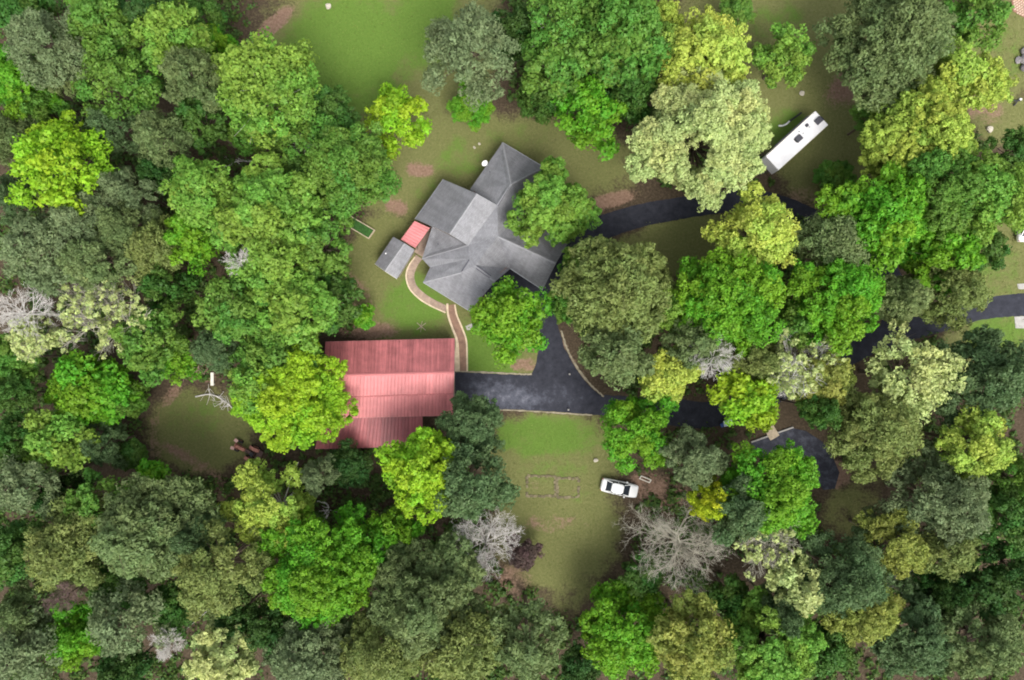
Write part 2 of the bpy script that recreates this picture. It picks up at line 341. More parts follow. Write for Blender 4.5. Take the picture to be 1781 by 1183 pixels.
ii = np.arange(nx * ny).reshape(ny, nx)
gf = np.stack([ii[:-1, :-1].ravel(), ii[:-1, 1:].ravel(), ii[1:, 1:].ravel(), ii[1:, :-1].ravel()], 1)
def np_mesh(name, v, f, smooth=False):
    me = bpy.data.meshes.new(name); n = f.shape[1]
    me.vertices.add(len(v)); me.vertices.foreach_set('co', np.ascontiguousarray(v, dtype=np.float32).ravel())
    me.loops.add(f.size); me.loops.foreach_set('vertex_index', np.ascontiguousarray(f, dtype=np.int32).ravel())
    me.polygons.add(len(f)); me.polygons.foreach_set('loop_start', np.arange(0, f.size, n, dtype=np.int32))
    me.polygons.foreach_set('loop_total', np.full(len(f), n, dtype=np.int32))
    if smooth: me.polygons.foreach_set('use_smooth', np.ones(len(f), dtype=bool))
    me.update(calc_edges=True); return me
gm = np_mesh('ground', gv, gf)
G_GRASS = splat(GXX, GYY, GRASS)
for nm, arr in (('grass', G_GRASS), ('lush', splat(GXX, GYY, LUSH)), ('dirt', splat(GXX, GYY, DIRT))):
    a = gm.attributes.new(nm, 'FLOAT', 'POINT'); a.data.foreach_set('value', arr.ravel().astype(np.float32))
ground = tag(link('ground', gm, M['ground']), 'lawn, bare soil and leaf litter of the clearing', None, kind='structure')

def spline(pts, n=10):
    pts = [np.array(p, float) for p in pts]; q = [2 * pts[0] - pts[1]] + pts + [2 * pts[-1] - pts[-2]]; out = []
    for i in range(1, len(q) - 2):
        for k in range(n):
            t = k / n; a, b, c, d = q[i - 1], q[i], q[i + 1], q[i + 2]
            out.append(0.5 * ((2 * b) + (c - a) * t + (2 * a - 5 * b + 4 * c - d) * t * t + (3 * b - a - 3 * c + d) * t ** 3))
    out.append(pts[-1]); return out

def ribbon(name, pts, z, m, parent=None, nn=10, seed=1, jit=0.0, thick=0.0, worn=0.0):
    """strip along (px, py, width in metres); vertices every half metre or so"""
    rr = random.Random(seed); sp = spline(pts, nn); mb = MB(); d = 0.0; uvs = []
    W = [P(p[0], p[1]) for p in sp]
    for i, p in enumerate(sp):
        t = (W[min(i + 1, len(W) - 1)] - W[max(i - 1, 0)]).normalized(); nrm = Vector((-t.y, t.x, 0))
        if i: d += (W[i] - W[i - 1]).length
        w0 = p[2] / 2 + rr.uniform(-jit, jit); w1 = p[2] / 2 + rr.uniform(-jit, jit)
        a, b = W[i] + nrm * w0, W[i] - nrm * w1
        mb.v += [(a.x, a.y, z), (b.x, b.y, z)]; uvs += [(p[2] / 2, d), (-p[2] / 2, d)]
        if i: k = 2 * i; mb.f.append((k - 2, k - 1, k + 1, k))
    if thick:
        n0 = len(mb.v); top = list(mb.f); mb.v += [(x, y, z - thick) for x, y, _ in mb.v]
        for i in range(1, len(sp)):
            k = 2 * i; mb.f.append((k - 2, k, n0 + k, n0 + k - 2)); mb.f.append((k - 1, n0 + k - 1, n0 + k + 1, k + 1))
        e = 2 * (len(sp) - 1); mb.f.append((0, n0, n0 + 1, 1)); mb.f.append((e, e + 1, n0 + e + 1, n0 + e)); uvs += uvs
    me = mb.mesh(name); uvl = me.uv_layers.new(name='UVMap')
    for lp in me.loops: uvl.data[lp.index].uv = uvs[lp.vertex_index]
    if worn is not None:
        a = me.attributes.new('worn', 'FLOAT', 'POINT'); a.data.foreach_set('value', [worn] * len(me.vertices))
    return link(name, me, m, parent)

def sheet(name, poly, z, m, parent=None, thick=0.0, ref=(1, 0)):
    """flat polygon given in survey pixels"""
    w = [P(*p) for p in poly]; mb = MB()
    if thick: mb.prism([(p.x, p.y) for p in w], z - thick, z)
    else: mb.add([(p.x, p.y, z) for p in w], [tuple(range(len(w)))])
    me = mb.mesh(name); uvl = me.uv_layers.new(name='UVMap'); ux, uy = ref
    for lp in me.loops:
        c = me.vertices[lp.vertex_index].co; uvl.data[lp.index].uv = (c.x * ux + c.y * uy, -c.x * uy + c.y * ux)
    return link(name, me, m, parent)

# driveways: parking pad (worn), stem beside the house, loop road and road to the east
def pad_mesh():
    edge = [(791, 647), (850, 649), (924, 652), (930, 640), (936, 610), (935, 575), (925, 545), (870, 535), (842, 512), (878, 455), (960, 450), (1000, 415), (1040, 440), (1010, 490), (965, 540),
            (972, 575), (982, 606), (1000, 640), (1022, 668), (1048, 692), (1075, 705), (1070, 725), (1020, 721), (960, 716), (880, 712), (791, 716)]
    rr = random.Random(4); e2 = []
    for i, p in enumerate(edge):
        q = edge[(i + 1) % len(edge)]; n = max(1, int(math.dist(p, q) / 9))
        for k in range(n): t = k / n; e2.append((p[0] + (q[0] - p[0]) * t + rr.uniform(-.9, .9), p[1] + (q[1] - p[1]) * t + rr.uniform(-.9, .9)))
    bm = bmesh.new(); vs = [bm.verts.new(P(*p) + Vector((0, 0, .012))) for p in e2]; bm.faces.new(vs)
    bmesh.ops.triangulate(bm, faces=bm.faces[:])
    for _ in range(4):
        bmesh.ops.subdivide_edges(bm, edges=[e for e in bm.edges if e.calc_length() > 1.6], cuts=1)
        bmesh.ops.triangulate(bm, faces=bm.faces[:])
    bm.normal_update()
    me = bpy.data.meshes.new('driveway'); bm.to_mesh(me); bm.free()
    co = np.zeros(len(me.vertices) * 3, dtype=np.float32); me.vertices.foreach_get('co', co); co = co.reshape(-1, 3)
    w = splat(co[:, 0], co[:, 1], [(880, 690, 70, 24, 8, .62), (830, 660, 30, 14, 0, .30), (960, 690, 60, 20, 0, .25)])
    a = me.attributes.new('worn', 'FLOAT', 'POINT'); a.data.foreach_set('value', w.astype(np.float32)); return me
tag(link('driveway', pad_mesh(), M['asphalt']), 'dark asphalt parking pad and drive between barn and house', kind='structure')
tag(ribbon('driveway', [(985, 440, 3.2), (1020, 408, 3.4), (1065, 390, 3.1), (1115, 375, 3.0), (1180, 363, 2.9), (1250, 352, 2.9), (1310, 350, 2.9), (1365, 362, 2.9), (1425, 388, 2.9), (1490, 425, 3), (1540, 470, 3), (1560, 520, 3), (1550, 575, 3)], .020, M['asphalt'], seed=2, jit=.05), 'asphalt loop road curving above the house', kind='structure')
tag(ribbon('driveway', [(1040, 703, 2.6), (1110, 712, 3.2), (1180, 718, 3.6), (1230, 722, 3.4), (1300, 705, 3.0), (1380, 665, 3.0), (1470, 618, 3.1), (1540, 585, 3.0), (1600, 568, 2.9), (1650, 555, 2.8), (1700, 540, 2.7), (1750, 532, 2.9), (1800, 530, 3.0), (1900, 532, 3.0)], .016, M['asphalt'], seed=3, jit=.05, worn=.05), 'asphalt road leaving towards the right edge', kind='structure')
for k, pl in enumerate(([(1764, 551), (1800, 549), (1800, 572), (1766, 571)], [(1769, 494), (1800, 492), (1800, 503), (1771, 503)])):
    tag(sheet('pavement', pl, .03, M['concrete'], thick=.12), ('small pale concrete slab below the road at right edge', 'narrow pale concrete slab above the road at right edge')[k], kind='structure')
M['kerb'] = mat('dull_kerb', (0.27, 0.235, 0.165), .95, .35, 2.5, bump=.3)
# pale edging kerb that follows the drive and stops at the lawn
for k, (pts, lb) in enumerate(((((793, 646, .18), (850, 648, .2), (900, 650.5, .2), (925, 651, .2)), 'pale kerb edging along top of parking pad'), (((976, 575, .22), (986, 606, .26), (1004, 640, .26), (1028, 670, .24), (1050, 690, .2)), 'pale kerb edging curving along island side of drive'), (((868, 713, .16), (920, 715, .18), (975, 718.5, .16), (1030, 722, .14)), 'pale kerb edging along bottom of parking pad'))):
    tag(ribbon('kerb', pts, .06, M['kerb'], seed=k, jit=.06, thick=.10, worn=None), lb, kind='structure')

# brick walks
walk = tag(ribbon('path', [(785, 530, 1.1), (787, 548, 1.05), (795, 570, 1.05), (803, 592, 1.0), (805, 620, .98), (805, 646, .98)], .03, M['walk_brick'], thick=.10, seed=3, worn=None), 'red brick walk with pale borders running from house to barn', kind='structure')
ribbon('border', [(778, 528, .26), (779.5, 548, .26), (787, 571, .26), (794.5, 592, .34), (795, 620, .62), (795.3, 646, .7)], .075, M['edging'], walk, thick=.16, worn=None)
ribbon('border', [(791, 530, .2), (794.5, 548, .2), (803.5, 570, .22), (811, 592, .2), (812.3, 620, .2), (812.6, 646, .2)], .075, M['edging'], walk, thick=.16, worn=None)
walk2 = tag(ribbon('path', [(729, 447, 1.0), (719, 462, 1.0), (714, 480, 1.0), (719, 499, .95), (733, 514, .95), (752, 526, .9), (777, 538, .85)], .036, M['patio_brick'], thick=.10, seed=4, worn=None), 'pale curved brick walk around the west corner of the house', kind='structure')
ribbon('border', [(722, 447, .16), (711, 463, .18), (706.5, 481, .18), (712.5, 502, .18), (729, 519.5, .18), (749, 532, .18), (775, 544, .16)], .075, M['edging'], walk2, thick=.14, worn=None)
tag(sheet('patio', [(748, 394), (763, 402), (736, 448), (720, 438)], .045, M['patio_brick'], thick=.12, ref=(.5, .866)), 'narrow brick patio between red porch roof and house', kind='structure')
tag(ribbon('path', [(811, 571, .6), (822, 567, .65), (836, 564, .5)], .04, M['concrete'], seed=6, jit=.06, thick=.12, worn=None), 'short pale stone step path beside the brick walk', kind='structure')

# ------------------------------------------------------------------ building helpers
def roof_mesh(name, V, F, thick=0.16):
    """roof of planar facets: V = {key: (px, py, z)}, F = lists of keys; UVs run along and down each slope"""
    keys = list(V); idx = {k: i for i, k in enumerate(keys)}
    co = [P(*V[k]) for k in keys]
    vs, fs, uvs = [], [], []
    cnt = {}
    for f in F:
        n = len(f)
        for a in range(n):
            e = (idx[f[a]], idx[f[(a + 1) % n]]); cnt.setdefault(tuple(sorted(e)), []).append(e)
    for f in F:
        ids = [idx[k] for k in f]; pts = [co[i] for i in ids]
        nrm = Vector((0, 0, 0))
        for a in range(len(pts)):
            p, q = pts[a], pts[(a + 1) % len(pts)]; nrm += p.cross(q)
        if nrm.z < 0: ids.reverse(); pts.reverse(); nrm = -nrm
        nrm.normalize(); down = Vector((nrm.x, nrm.y, 0))
        if down.length < .02: down = Vector((0.5, -0.866, 0))
        down = (down - nrm * down.dot(nrm)).normalized(); al = nrm.cross(down)
        b = len(vs); vs += [tuple(p) for p in pts]; fs.append(tuple(range(b, b + len(pts)))); uvs.append([(p.dot(al), p.dot(down)) for p in pts])
        b = len(vs); vs += [(p.x, p.y, p.z - thick) for p in pts]; fs.append(tuple(reversed(range(b, b + len(pts))))); uvs.append([(p.dot(al), p.dot(down)) for p in reversed(pts)])
    bound = []
    for k, es in cnt.items():
        if len(es) == 1:
            a, b_ = es[0]; pa, pb = co[a], co[b_]; b = len(vs)
            vs += [tuple(pa), tuple(pb), (pb.x, pb.y, pb.z - thick), (pa.x, pa.y, pa.z - thick)]; fs.append((b, b + 1, b + 2, b + 3)); uvs.append([(0, 0), (.3, 0), (.3, .1), (0, .1)]); bound.append((a, b_))
    me = bpy.data.meshes.new(name); me.from_pydata(vs, [], fs); ul = me.uv_layers.new(name='UVMap'); k = 0
    for u in uvs:
        for x in u: ul.data[k].uv = x; k += 1
    return me, co, bound, idx

def loop_of(bound):
    nxt = {}
    for a, b in bound: nxt.setdefault(a, []).append(b)
    und = {}
    for a, b in bound: und.setdefault(a, set()).add(b); und.setdefault(b, set()).add(a)
    st = bound[0][0]; out = [st]; prev, cur = None, st
    while True:
        c = [x for x in und[cur] if x != prev and (x not in out or (x == st and len(out) > 2))]
        if not c or c[0] == st: break
        prev, cur = cur, c[0]; out.append(cur)
    return out

def inset(pts, d):
    n = len(pts); area = sum(pts[i].x * pts[(i + 1) % n].y - pts[(i + 1) % n].x * pts[i].y for i in range(n)); sg = 1 if area > 0 else -1
    out = []
    for i in range(n):
        a, b, c = pts[i - 1], pts[i], pts[(i + 1) % n]
        e1 = Vector((b.x - a.x, b.y - a.y)).normalized(); e2 = Vector((c.x - b.x, c.y - b.y)).normalized()
        n1 = Vector((-e1.y, e1.x)) * sg; n2 = Vector((-e2.y, e2.x)) * sg; m = n1 + n2
        if m.length < .4: m = n1
        m.normalize(); k = d / max(.5, m.dot(n1)); out.append(Vector((b.x + m.x * k, b.y + m.y * k, b.z)))
    return out

def walls(parent, pts, m, win=None, door_on=None, drop=.17, ins=.38, name='wall'):
    """one wall panel per roof edge, with windows let into the longer ones"""
    q = inset(pts, ins); n = len(q)
    for i in range(n):
        a, b = q[i], q[(i + 1) % n]; L_ = math.dist(a[:2], b[:2])
        if L_ < .5: continue
        d = Vector((b.x - a.x, b.y - a.y, 0)).normalized(); nrm = Vector((d.y, -d.x, 0)); c0 = sum(q, Vector()) / n
        mid = (a + b) / 2
        if nrm.dot(pts[i] + pts[(i + 1) % n] - a - b) < 0: nrm = -nrm
        za, zb = a.z - drop, b.z - drop; t = nrm * .09
        mb = MB(); mb.add([(a.x, a.y, -.05), (b.x, b.y, -.05), (b.x, b.y, zb), (a.x, a.y, za)] + [(x - t.x, y - t.y, z) for x, y, z in ((a.x, a.y, -.05), (b.x, b.y, -.05), (b.x, b.y, zb), (a.x, a.y, za))],
                          [(0, 1, 2, 3), (7, 6, 5, 4), (0, 4, 5, 1), (1, 5, 6, 2), (2, 6, 7, 3), (3, 7, 4, 0)])
        me = mb.mesh(name); ul = me.uv_layers.new(name='UVMap')
        for lp in me.loops: cc = me.vertices[lp.vertex_index].co; ul.data[lp.index].uv = ((cc - a).dot(d), cc.z)
        link(name, me, m, parent)
        if win is None: continue
        k = int(L_ // 2.6); rz = math.atan2(d.y, d.x)
        for j in range(k):
            c = a + d * (L_ * (j + .5) / k); c = Vector((c.x, c.y, 0)) + nrm * .03
            if door_on == i and j == k // 2:
                dr = MB().box(c + Vector((0, 0, 1.02)), (.95, .1, 2.04), rz).build('door', M['timber'], parent)
                MB().box(c + Vector((0, 0, 1.0)) + d * .36 + nrm * .07, (.04, .06, .12), rz).build('handle', M['steel'], dr); continue
            w = MB()
            for (ox, oz, sx, sz) in ((0, .93, 1.2, .07), (0, 2.07, 1.2, .07), (-.565, 1.5, .07, 1.07), (.565, 1.5, .07, 1.07), (0, 1.5, 1.06, .05)):
                w.box(c + d * ox + Vector((0, 0, oz)), (sx, .1, sz), rz)
            wo_ = w.build('window', M['white'], parent); MB().box(c + Vector((0, 0, 1.5)) - nrm * .012, (1.06, .04, 1.07), rz).build('pane', M['glass'], wo_)

def caps(parent, V, pairs, m, w=.28):
    for a, b in pairs:
        pa, pb = P(*V[a]), P(*V[b]); d = (pb - pa); side = Vector((-d.y, d.x, 0)).normalized() * w / 2; up = Vector((0, 0, .045)); dn = Vector((0, 0, -.06))
        MB().add([pa + side + dn, pa + up, pa - side + dn, pb + side + dn, pb + up, pb - side + dn], [(0, 1, 4, 3), (1, 2, 5, 4), (2, 0, 3, 5), (0, 2, 1), (3, 4, 5)]).build('ridge_cap', m, parent)

M['cap'] = mat('ridge_shingle', (0.27, 0.27, 0.28), .85, .15, 4)
# ------------------------------------------------------------------ the house
HV = dict(A1=(771, 312, 2.75), A2=(722, 381, 2.75), A3=(829.6, 337, 6.1), A4=(782, 407, 6.1), V1=(865, 357, 5.3), V2=(814, 427, 5.0),
          Bn=(874, 248, 2.8), Bw=(817, 330, 2.8), Bp=(889, 320, 6.0), Be=(946, 291, 2.8), Cj=(909, 374, 2.85), C1=(866, 411, 5.35), C2=(967, 458, 5.6),
          Cne=(987, 424, 2.8), Csw=(944, 504, 2.8), Cin=(888, 467, 2.85), D1=(826, 462, 5.6), D2=(861, 490, 5.55), Ds=(817, 541, 2.8), Dw=(736, 491, 2.8),
          Dh=(802, 474, 4.95), Dk=(817, 450, 5.4), Ev=(748, 465, 2.85), Ec=(734, 450, 2.8), Ea=(752, 393, 2.6), Et=(797, 402, 3.3))
HF = [('A1', 'A2', 'A4', 'A3'), ('A3', 'A4', 'V2', 'V1'), ('Bn', 'Bw', 'V1', 'Bp'), ('Bn', 'Bp', 'Be'), ('Bp', 'V1', 'C1', 'Cj', 'Be'), ('V1', 'V2', 'C1'), ('V2', 'Dk', 'C1'), ('C1', 'Dk', 'D1'),
      ('C1', 'D1', 'Cin'), ('C1', 'C2', 'Cne', 'Cj'), ('C1', 'Cin', 'Csw', 'C2'), ('D1', 'D2', 'Cin'), ('Dw', 'Ds', 'D2', 'D1', 'Dh'), ('Dh', 'D1', 'Dk'), ('Dw', 'Dh', 'Dk', 'Ev'), ('Ec', 'Ev', 'Dk', 'V2'), ('Ec', 'V2', 'Et', 'Ea')]
house = tag(empty('house', P(845, 420, 0)), 'rambling house with grey shingle hip and gable roofs in the clearing', 'house')
def reparent(o, root):
    o.parent = root; o.matrix_parent_inverse = Matrix.Translation(-Vector(root.location))
hm, hco, hb, hidx = roof_mesh('roof', HV, HF)
house_parts0 = set(col.objects)
roof = link('roof', hm, M['shingle'])
order = ['A2', 'A1', 'A3', 'Bw', 'Bn', 'Be', 'Cj', 'Cne', 'C2', 'Csw', 'Cin', 'D2', 'Ds', 'Dw', 'Ev', 'Ec', 'Ea']
hp = [P(*HV[k]) for k in order]
walls(None, hp, M['wall_brick'], win=True, door_on=12)
gp = [P(*HV[k]) + Vector((.06, .10, -.17)) for k in ('A2', 'A4', 'V2')]
MB().add(gp + [Vector((p.x, p.y, 2.5)) for p in gp], [(0, 1, 4, 3), (1, 2, 5, 4)]).build('gable', M['siding'])
caps(None, HV, [('A3', 'A4'), ('Bn', 'Bp'), ('Bp', 'V1'), ('Bp', 'Be'), ('C1', 'C2'), ('Dw', 'Dh'), ('D1', 'D2'), ('Ec', 'V2')], M['cap'])
for (a, b) in (((829, 465, 5.63), (853, 482, 5.58)),):
    for o_ in (-.16, .16): MB().bar(P(*a) + Vector((o_ * .5, o_ * .86, .02)), P(*b) + Vector((o_ * .5, o_ * .86, .02)), .09, .1).build('ridge_vent', M['dark_grey'])
MB().bar(P(803, 472, 5.02), P(816, 452, 5.42), .12, .12).build('valley_flashing', M['dark_grey'])
for (a, b) in (((866, 358, 5.25), (886, 325, 5.88)),): MB().bar(P(*a), P(*b), .14, .1).build('ridge_vent', M['dark_grey'])
for (px, py, z) in ((852, 300, 4.1), (905, 425, 4.6), (790, 350, 4.1), (840, 505, 4.6), (762, 425, 3.5)):
    MB().tube([P(px, py, z), P(px, py, z) + Vector((0, 0, .45))], .06, 8).build('vent_pipe', M['dark_grey'])
def gutter(V, pairs):
    for a, b in pairs: MB().bar(P(*V[a]) + Vector((0, 0, -.10)), P(*V[b]) + Vector((0, 0, -.10)), .12, .11).build('gutter', M['steel'])
gutter(HV, [('A1', 'A2'), ('Bn', 'Be'), ('Csw', 'Cin'), ('Dw', 'Ds')])
for o in list(set(col.objects) - house_parts0):
    if o.parent is None: reparent(o, house)

# satellite dish on the north eave
dish = tag(empty('satellite_dish', P(848, 288, 3.0)), 'white satellite dish on the upper left eave of the house', 'satellite dish')
mb = MB(); R_ = 0.40; rot = Euler((math.radians(55), 0, math.radians(35))).to_matrix(); n = 20
dc = P(843, 284, 3.7) - Vector(dish.location)
rings = [0, .35, .7, 1.0]; vs = []
for r in rings[1:]:
    for k in range(n): t = 2 * math.pi * k / n; vs.append(dc + rot @ Vector((r * R_ * math.cos(t), r * R_ * 1.1 * math.sin(t), .12 * r * r - .12)))
vs.append(dc + rot @ Vector((0, 0, -.12))); fs = [(len(vs) - 1, k, (k + 1) % n) for k in range(n)]
for j in range(2): fs += [(j * n + k, (j + 1) * n + k, (j + 1) * n + (k + 1) % n, j * n + (k + 1) % n) for k in range(n)]
mb.add(vs, fs); mb.build('reflector', M['white'], dish, smooth=True)
MB().tube([Vector((0, 0, -.15)), Vector((0, 0, .4)), dc + rot @ Vector((0, 0, -.14))], .035, 8).build('mast', M['steel'], dish)
MB().tube([dc + rot @ Vector((0, -R_, 0)), dc + rot @ Vector((0, -.15, .42))], .015, 6).build('feed_arm', M['steel'], dish)

# ------------------------------------------------------------------ metal roofs made of single ribbed sheets
def rib_panels(parent, quad, n, m, ribs=2, name='roof_panel', lap=.0):
    """quad: top-left, top-right, bottom-right, bottom-left world points; n ribbed sheets side by side"""
    tl, tr, br, bl = quad
    nrm = (tr - tl).cross(bl - tl).normalized()
    if nrm.z < 0: nrm = -nrm
    for i in range(n):
        prof = []
        for r in range(ribs):
            for (s, h) in ((0, 0), (.66, 0), (.74, .06), (.86, .06), (.94, 0)): prof.append(((r + s) / ribs, h))
        prof.append((1.0, 0))
        vs, uv, fs = [], [], []; lift = nrm * (.006 * (i % 2))
        for (s, h) in prof:
            u = (i + s) / n; a, b = tl.lerp(tr, u), bl.lerp(br, u); L_ = (a - b).length
            vs += [a + nrm * h + lift, b + nrm * h + lift]; w = u * (tr - tl).length; uv += [(w, 0), (w, L_)]
        k = len(prof); fs = [(2 * j, 2 * j + 1, 2 * j + 3, 2 * j + 2) for j in range(k - 1)]
        b0 = len(vs); vs += [v - nrm * .03 for v in (vs[0], vs[1], vs[-2], vs[-1])]; uv += [uv[0], uv[1], uv[2 * k - 2], uv[2 * k - 1]]
        fs += [(b0, b0 + 2, b0 + 3, b0 + 1), (0, b0, b0 + 1, 1), (2 * k - 2, 2 * k - 1, b0 + 3, b0 + 2)]
        me = bpy.data.meshes.new(name); me.from_pydata([tuple(v) for v in vs], [], fs); me.update(); ul = me.uv_layers.new(name='UVMap')
        for lp in me.loops: ul.data[lp.index].uv = uv[lp.vertex_index]
        o = link(name, me, m); reparent(o, parent)

barn = tag(empty('barn', P(680, 660)), 'long barn with faded red ribbed metal roof beside the parking pad', 'barn')
b_n = [P(566, 594.5, 3.0), P(791, 588.5, 3.0)]; b_r = [P(563, 653.5, 5.3), P(790, 648, 5.3)]; b_k = [P(561, 692, 4.35), P(789, 684.5, 4.35)]; b_s = [P(560, 728.5, 3.3), P(788, 723, 3.3)]
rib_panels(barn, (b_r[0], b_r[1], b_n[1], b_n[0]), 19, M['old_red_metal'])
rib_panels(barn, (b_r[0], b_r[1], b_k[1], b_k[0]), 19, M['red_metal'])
dz = Vector((0, 0, .05))
rib_panels(barn, (b_k[0] - dz, b_k[1] - dz, b_s[1], b_s[0]), 19, M['red_metal'])
l_t = [P(560, 726, 2.95), P(735, 722, 2.95)]; l_b = [P(548, 781, 2.3), P(735, 776.5, 2.3)]
M['lean_to_metal'] = metal_material('shaded_crimson_metal', (0.37, 0.105, 0.11), 0.2, 0.3)  # darker than the main roof: the main eave's shadow is put into the colour
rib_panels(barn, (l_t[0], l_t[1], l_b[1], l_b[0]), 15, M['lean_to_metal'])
n0 = set(col.objects)
for pr, w in ((b_r, .36), (b_k, .22)):
    d = pr[1] - pr[0]; sd = Vector((-d.y, d.x, 0)).normalized() * w / 2
    MB().add([pr[0] + sd - dz * .4, pr[0] + dz * 1.6, pr[0] - sd - dz * 1.2, pr[1] + sd - dz * .4, pr[1] + dz * 1.6, pr[1] - sd - dz * 1.2], [(0, 1, 4, 3), (1, 2, 5, 4)]).build('ridge_cap', M['red_metal'])
def fascia(a, b): MB().bar(a - Vector((0, 0, .14)), b - Vector((0, 0, .14)), .05, .18).build('fascia', M['siding'])
fascia(*b_n); fascia(*b_s); fascia(*l_b); fascia(b_r[1], b_n[1]); fascia(b_r[1], b_k[1]); fascia(b_k[1], b_s[1])
bp_ = [b_n[0], b_n[1], b_r[1], b_k[1], b_s[1], b_s[0], b_k[0], b_r[0]]
walls(None, bp_, M['siding'], win=None, drop=.2, ins=.3)
e = (b_r[1] + b_k[1] + b_s[1]) / 3
MB().box((e.x - .24, e.y, 1.25), (.08, 3.6, 2.5)).build('door', M['timber'])
for t in (0.02, .25, .5, .75, .98):
    p = l_b[0].lerp(l_b[1], t); MB().box((p.x, p.y + .25, 1.08), (.14, .14, 2.16)).build('post', M['timber'])
for o in list(set(col.objects) - n0):
    if o.parent is None: reparent(o, barn)

# small red metal porch roof between shed and house
porch = tag(empty('porch_canopy', P(721, 408)), 'small pinkish red metal canopy roof between shed and house', 'canopy')
q = [P(721, 384.5, 2.75), P(747.5, 396.5, 2.75), P(722.5, 431.5, 2.45), P(697, 417, 2.45)]
rib_panels(porch, (q[0], q[3], q[2], q[1]), 4, M['red_metal'])
for p in q:
    c = p.lerp((q[0] + q[2]) / 2, .1); o = MB().box((c.x, c.y, (p.z - .06) / 2), (.1, .1, p.z - .06)).build('post', M['timber']); reparent(o, porch)

# garden shed
SV = dict(W1=(684, 412, 2.3), W2=(652, 459, 2.3), R1=(703.5, 423, 3.15), R2=(669, 471.5, 3.15), E1=(721, 434.5, 2.3), E2=(690, 485, 2.3))
shed = tag(empty('shed', P(686, 449)), 'small gable shed with two-tone grey roof left of the house', 'shed')
sm, sco, sb, sidx = roof_mesh('roof', SV, [('W1', 'W2', 'R2', 'R1'), ('R1', 'R2', 'E2', 'E1')])
n0 = set(col.objects); link('roof', sm, M['shingle'])
walls(None, [P(*SV[k]) for k in ('W2', 'W1', 'R1', 'E1', 'E2', 'R2')], M['siding'], win=None, ins=.25)
caps(None, SV, [('R1', 'R2')], M['cap']); MB().bar(P(*SV['W2']) - Vector((0, 0, .1)), P(*SV['R2']) - Vector((0, 0, .1)), .05, .16).build('fascia', M['cream']); MB().bar(P(*SV['R2']) - Vector((0, 0, .1)), P(*SV['E2']) - Vector((0, 0, .1)), .05, .16).build('fascia', M['cream'])
MB().tube([P(671, 441, 2.6), P(671, 441, 3.0)], .09, 8).build('vent_pipe', M['white'])
c = (P(652, 459) + P(690, 485)) / 2 * .97; d_ = (P(690, 485) - P(652, 459)); MB().box((P(674, 470.5).x, P(674, 470.5).y + .05, 1.0), (1.0, .08, 1.95), math.atan2(d_.y, d_.x)).build('door', M['timber'])
for o in list(set(col.objects) - n0):
    if o.parent is None: reparent(o, shed)

# small paved court across the ditch, with its low pale wall and plank bridge
co = sheet('driveway', [(1306, 770), (1342, 757), (1378, 744.5), (1402, 750), (1430, 768), (1447, 792), (1460, 822), (1452, 850), (1432, 852), (1415, 828), (1390, 805), (1350, 800), (1315, 792)], .024, M['asphalt'])
a_ = co.data.attributes.new('worn', 'FLOAT', 'POINT'); a_.data.foreach_set('value', [.30] * len(co.data.vertices)); tag(co, 'small grey paved court across the ditch right of the drive', kind='structure')
tag(ribbon('kerb', [(1306, 769, .2), (1342, 756, .2), (1379, 743, .2)], .22, M['concrete'], thick=.3, worn=None), 'low pale kerb along the ditch side of the paved court', kind='structure')
br = tag(empty('footbridge', P(1341, 747)), 'short tan plank footbridge over the ditch by the paved court', 'footbridge')
a, b = P(1333, 737, .35), P(1348, 762, .35); d = (b - a); rz = math.atan2(d.y, d.x); n = 12
for i in range(n):
    c = a.lerp(b, (i + .5) / n) - Vector(br.location); MB().box(c, (d.length / n - .015, 1.35, .05), rz).build('plank', M['pale_timber'], br)
for s in (-.55, .55):
    c = (a + b) / 2 - Vector(br.location) + Vector((-math.sin(rz), math.cos(rz), 0)) * s; MB().box(c - Vector((0, 0, .2)), (d.length, .1, .34), rz).build('beam', M['timber'], br)

# ------------------------------------------------------------------ vehicles
def loft(mb, secs):
    """closed skin through cross-sections with the same number of points"""
    n = len(secs[0]); b = len(mb.v)
    for s in secs: mb.v += [tuple(p) for p in s]
    for i in range(len(secs) - 1):
        for k in range(n): mb.f.append((b + i * n + k, b + i * n + (k + 1) % n, b + (i + 1) * n + (k + 1) % n, b + (i + 1) * n + k))
    mb.f.append(tuple(b + k for k in reversed(range(n)))); e = b + (len(secs) - 1) * n; mb.f.append(tuple(e + k for k in range(n))); return mb

def wheel(parent, c, r, w, axis_y=True, rim_m='steel'):
    t = MB(); n = 20; prof = [(-w / 2, r * .62), (-w / 2, r * .93), (-w * .3, r), (w * .3, r), (w / 2, r * .93), (w / 2, r * .62)]; vs = []
    for k in range(n):
        a = 2 * math.pi * k / n
        for (y, rr) in prof: vs.append((c[0] + rr * math.cos(a), c[1] + y, c[2] + rr * math.sin(a)))
    m = len(prof); t.add(vs, [(k * m + j, k * m + (j + 1) % m, ((k + 1) % n) * m + (j + 1) % m, ((k + 1) % n) * m + j) for k in range(n) for j in range(m)])
    o = t.build('wheel', M['rubber'], parent, smooth=False)
    rm = MB(); vs = []
    for y in (-w * .42, w * .42):
        for k in range(n): a = 2 * math.pi * k / n; vs.append((c[0] + r * .63 * math.cos(a), c[1] + y, c[2] + r * .63 * math.sin(a)))
    rm.add(vs, [tuple(range(n)), tuple(range(n, 2 * n))] + [(k, (k + 1) % n, n + (k + 1) % n, n + k) for k in range(n)])
    rm.build('rim', M[rim_m], o); return o

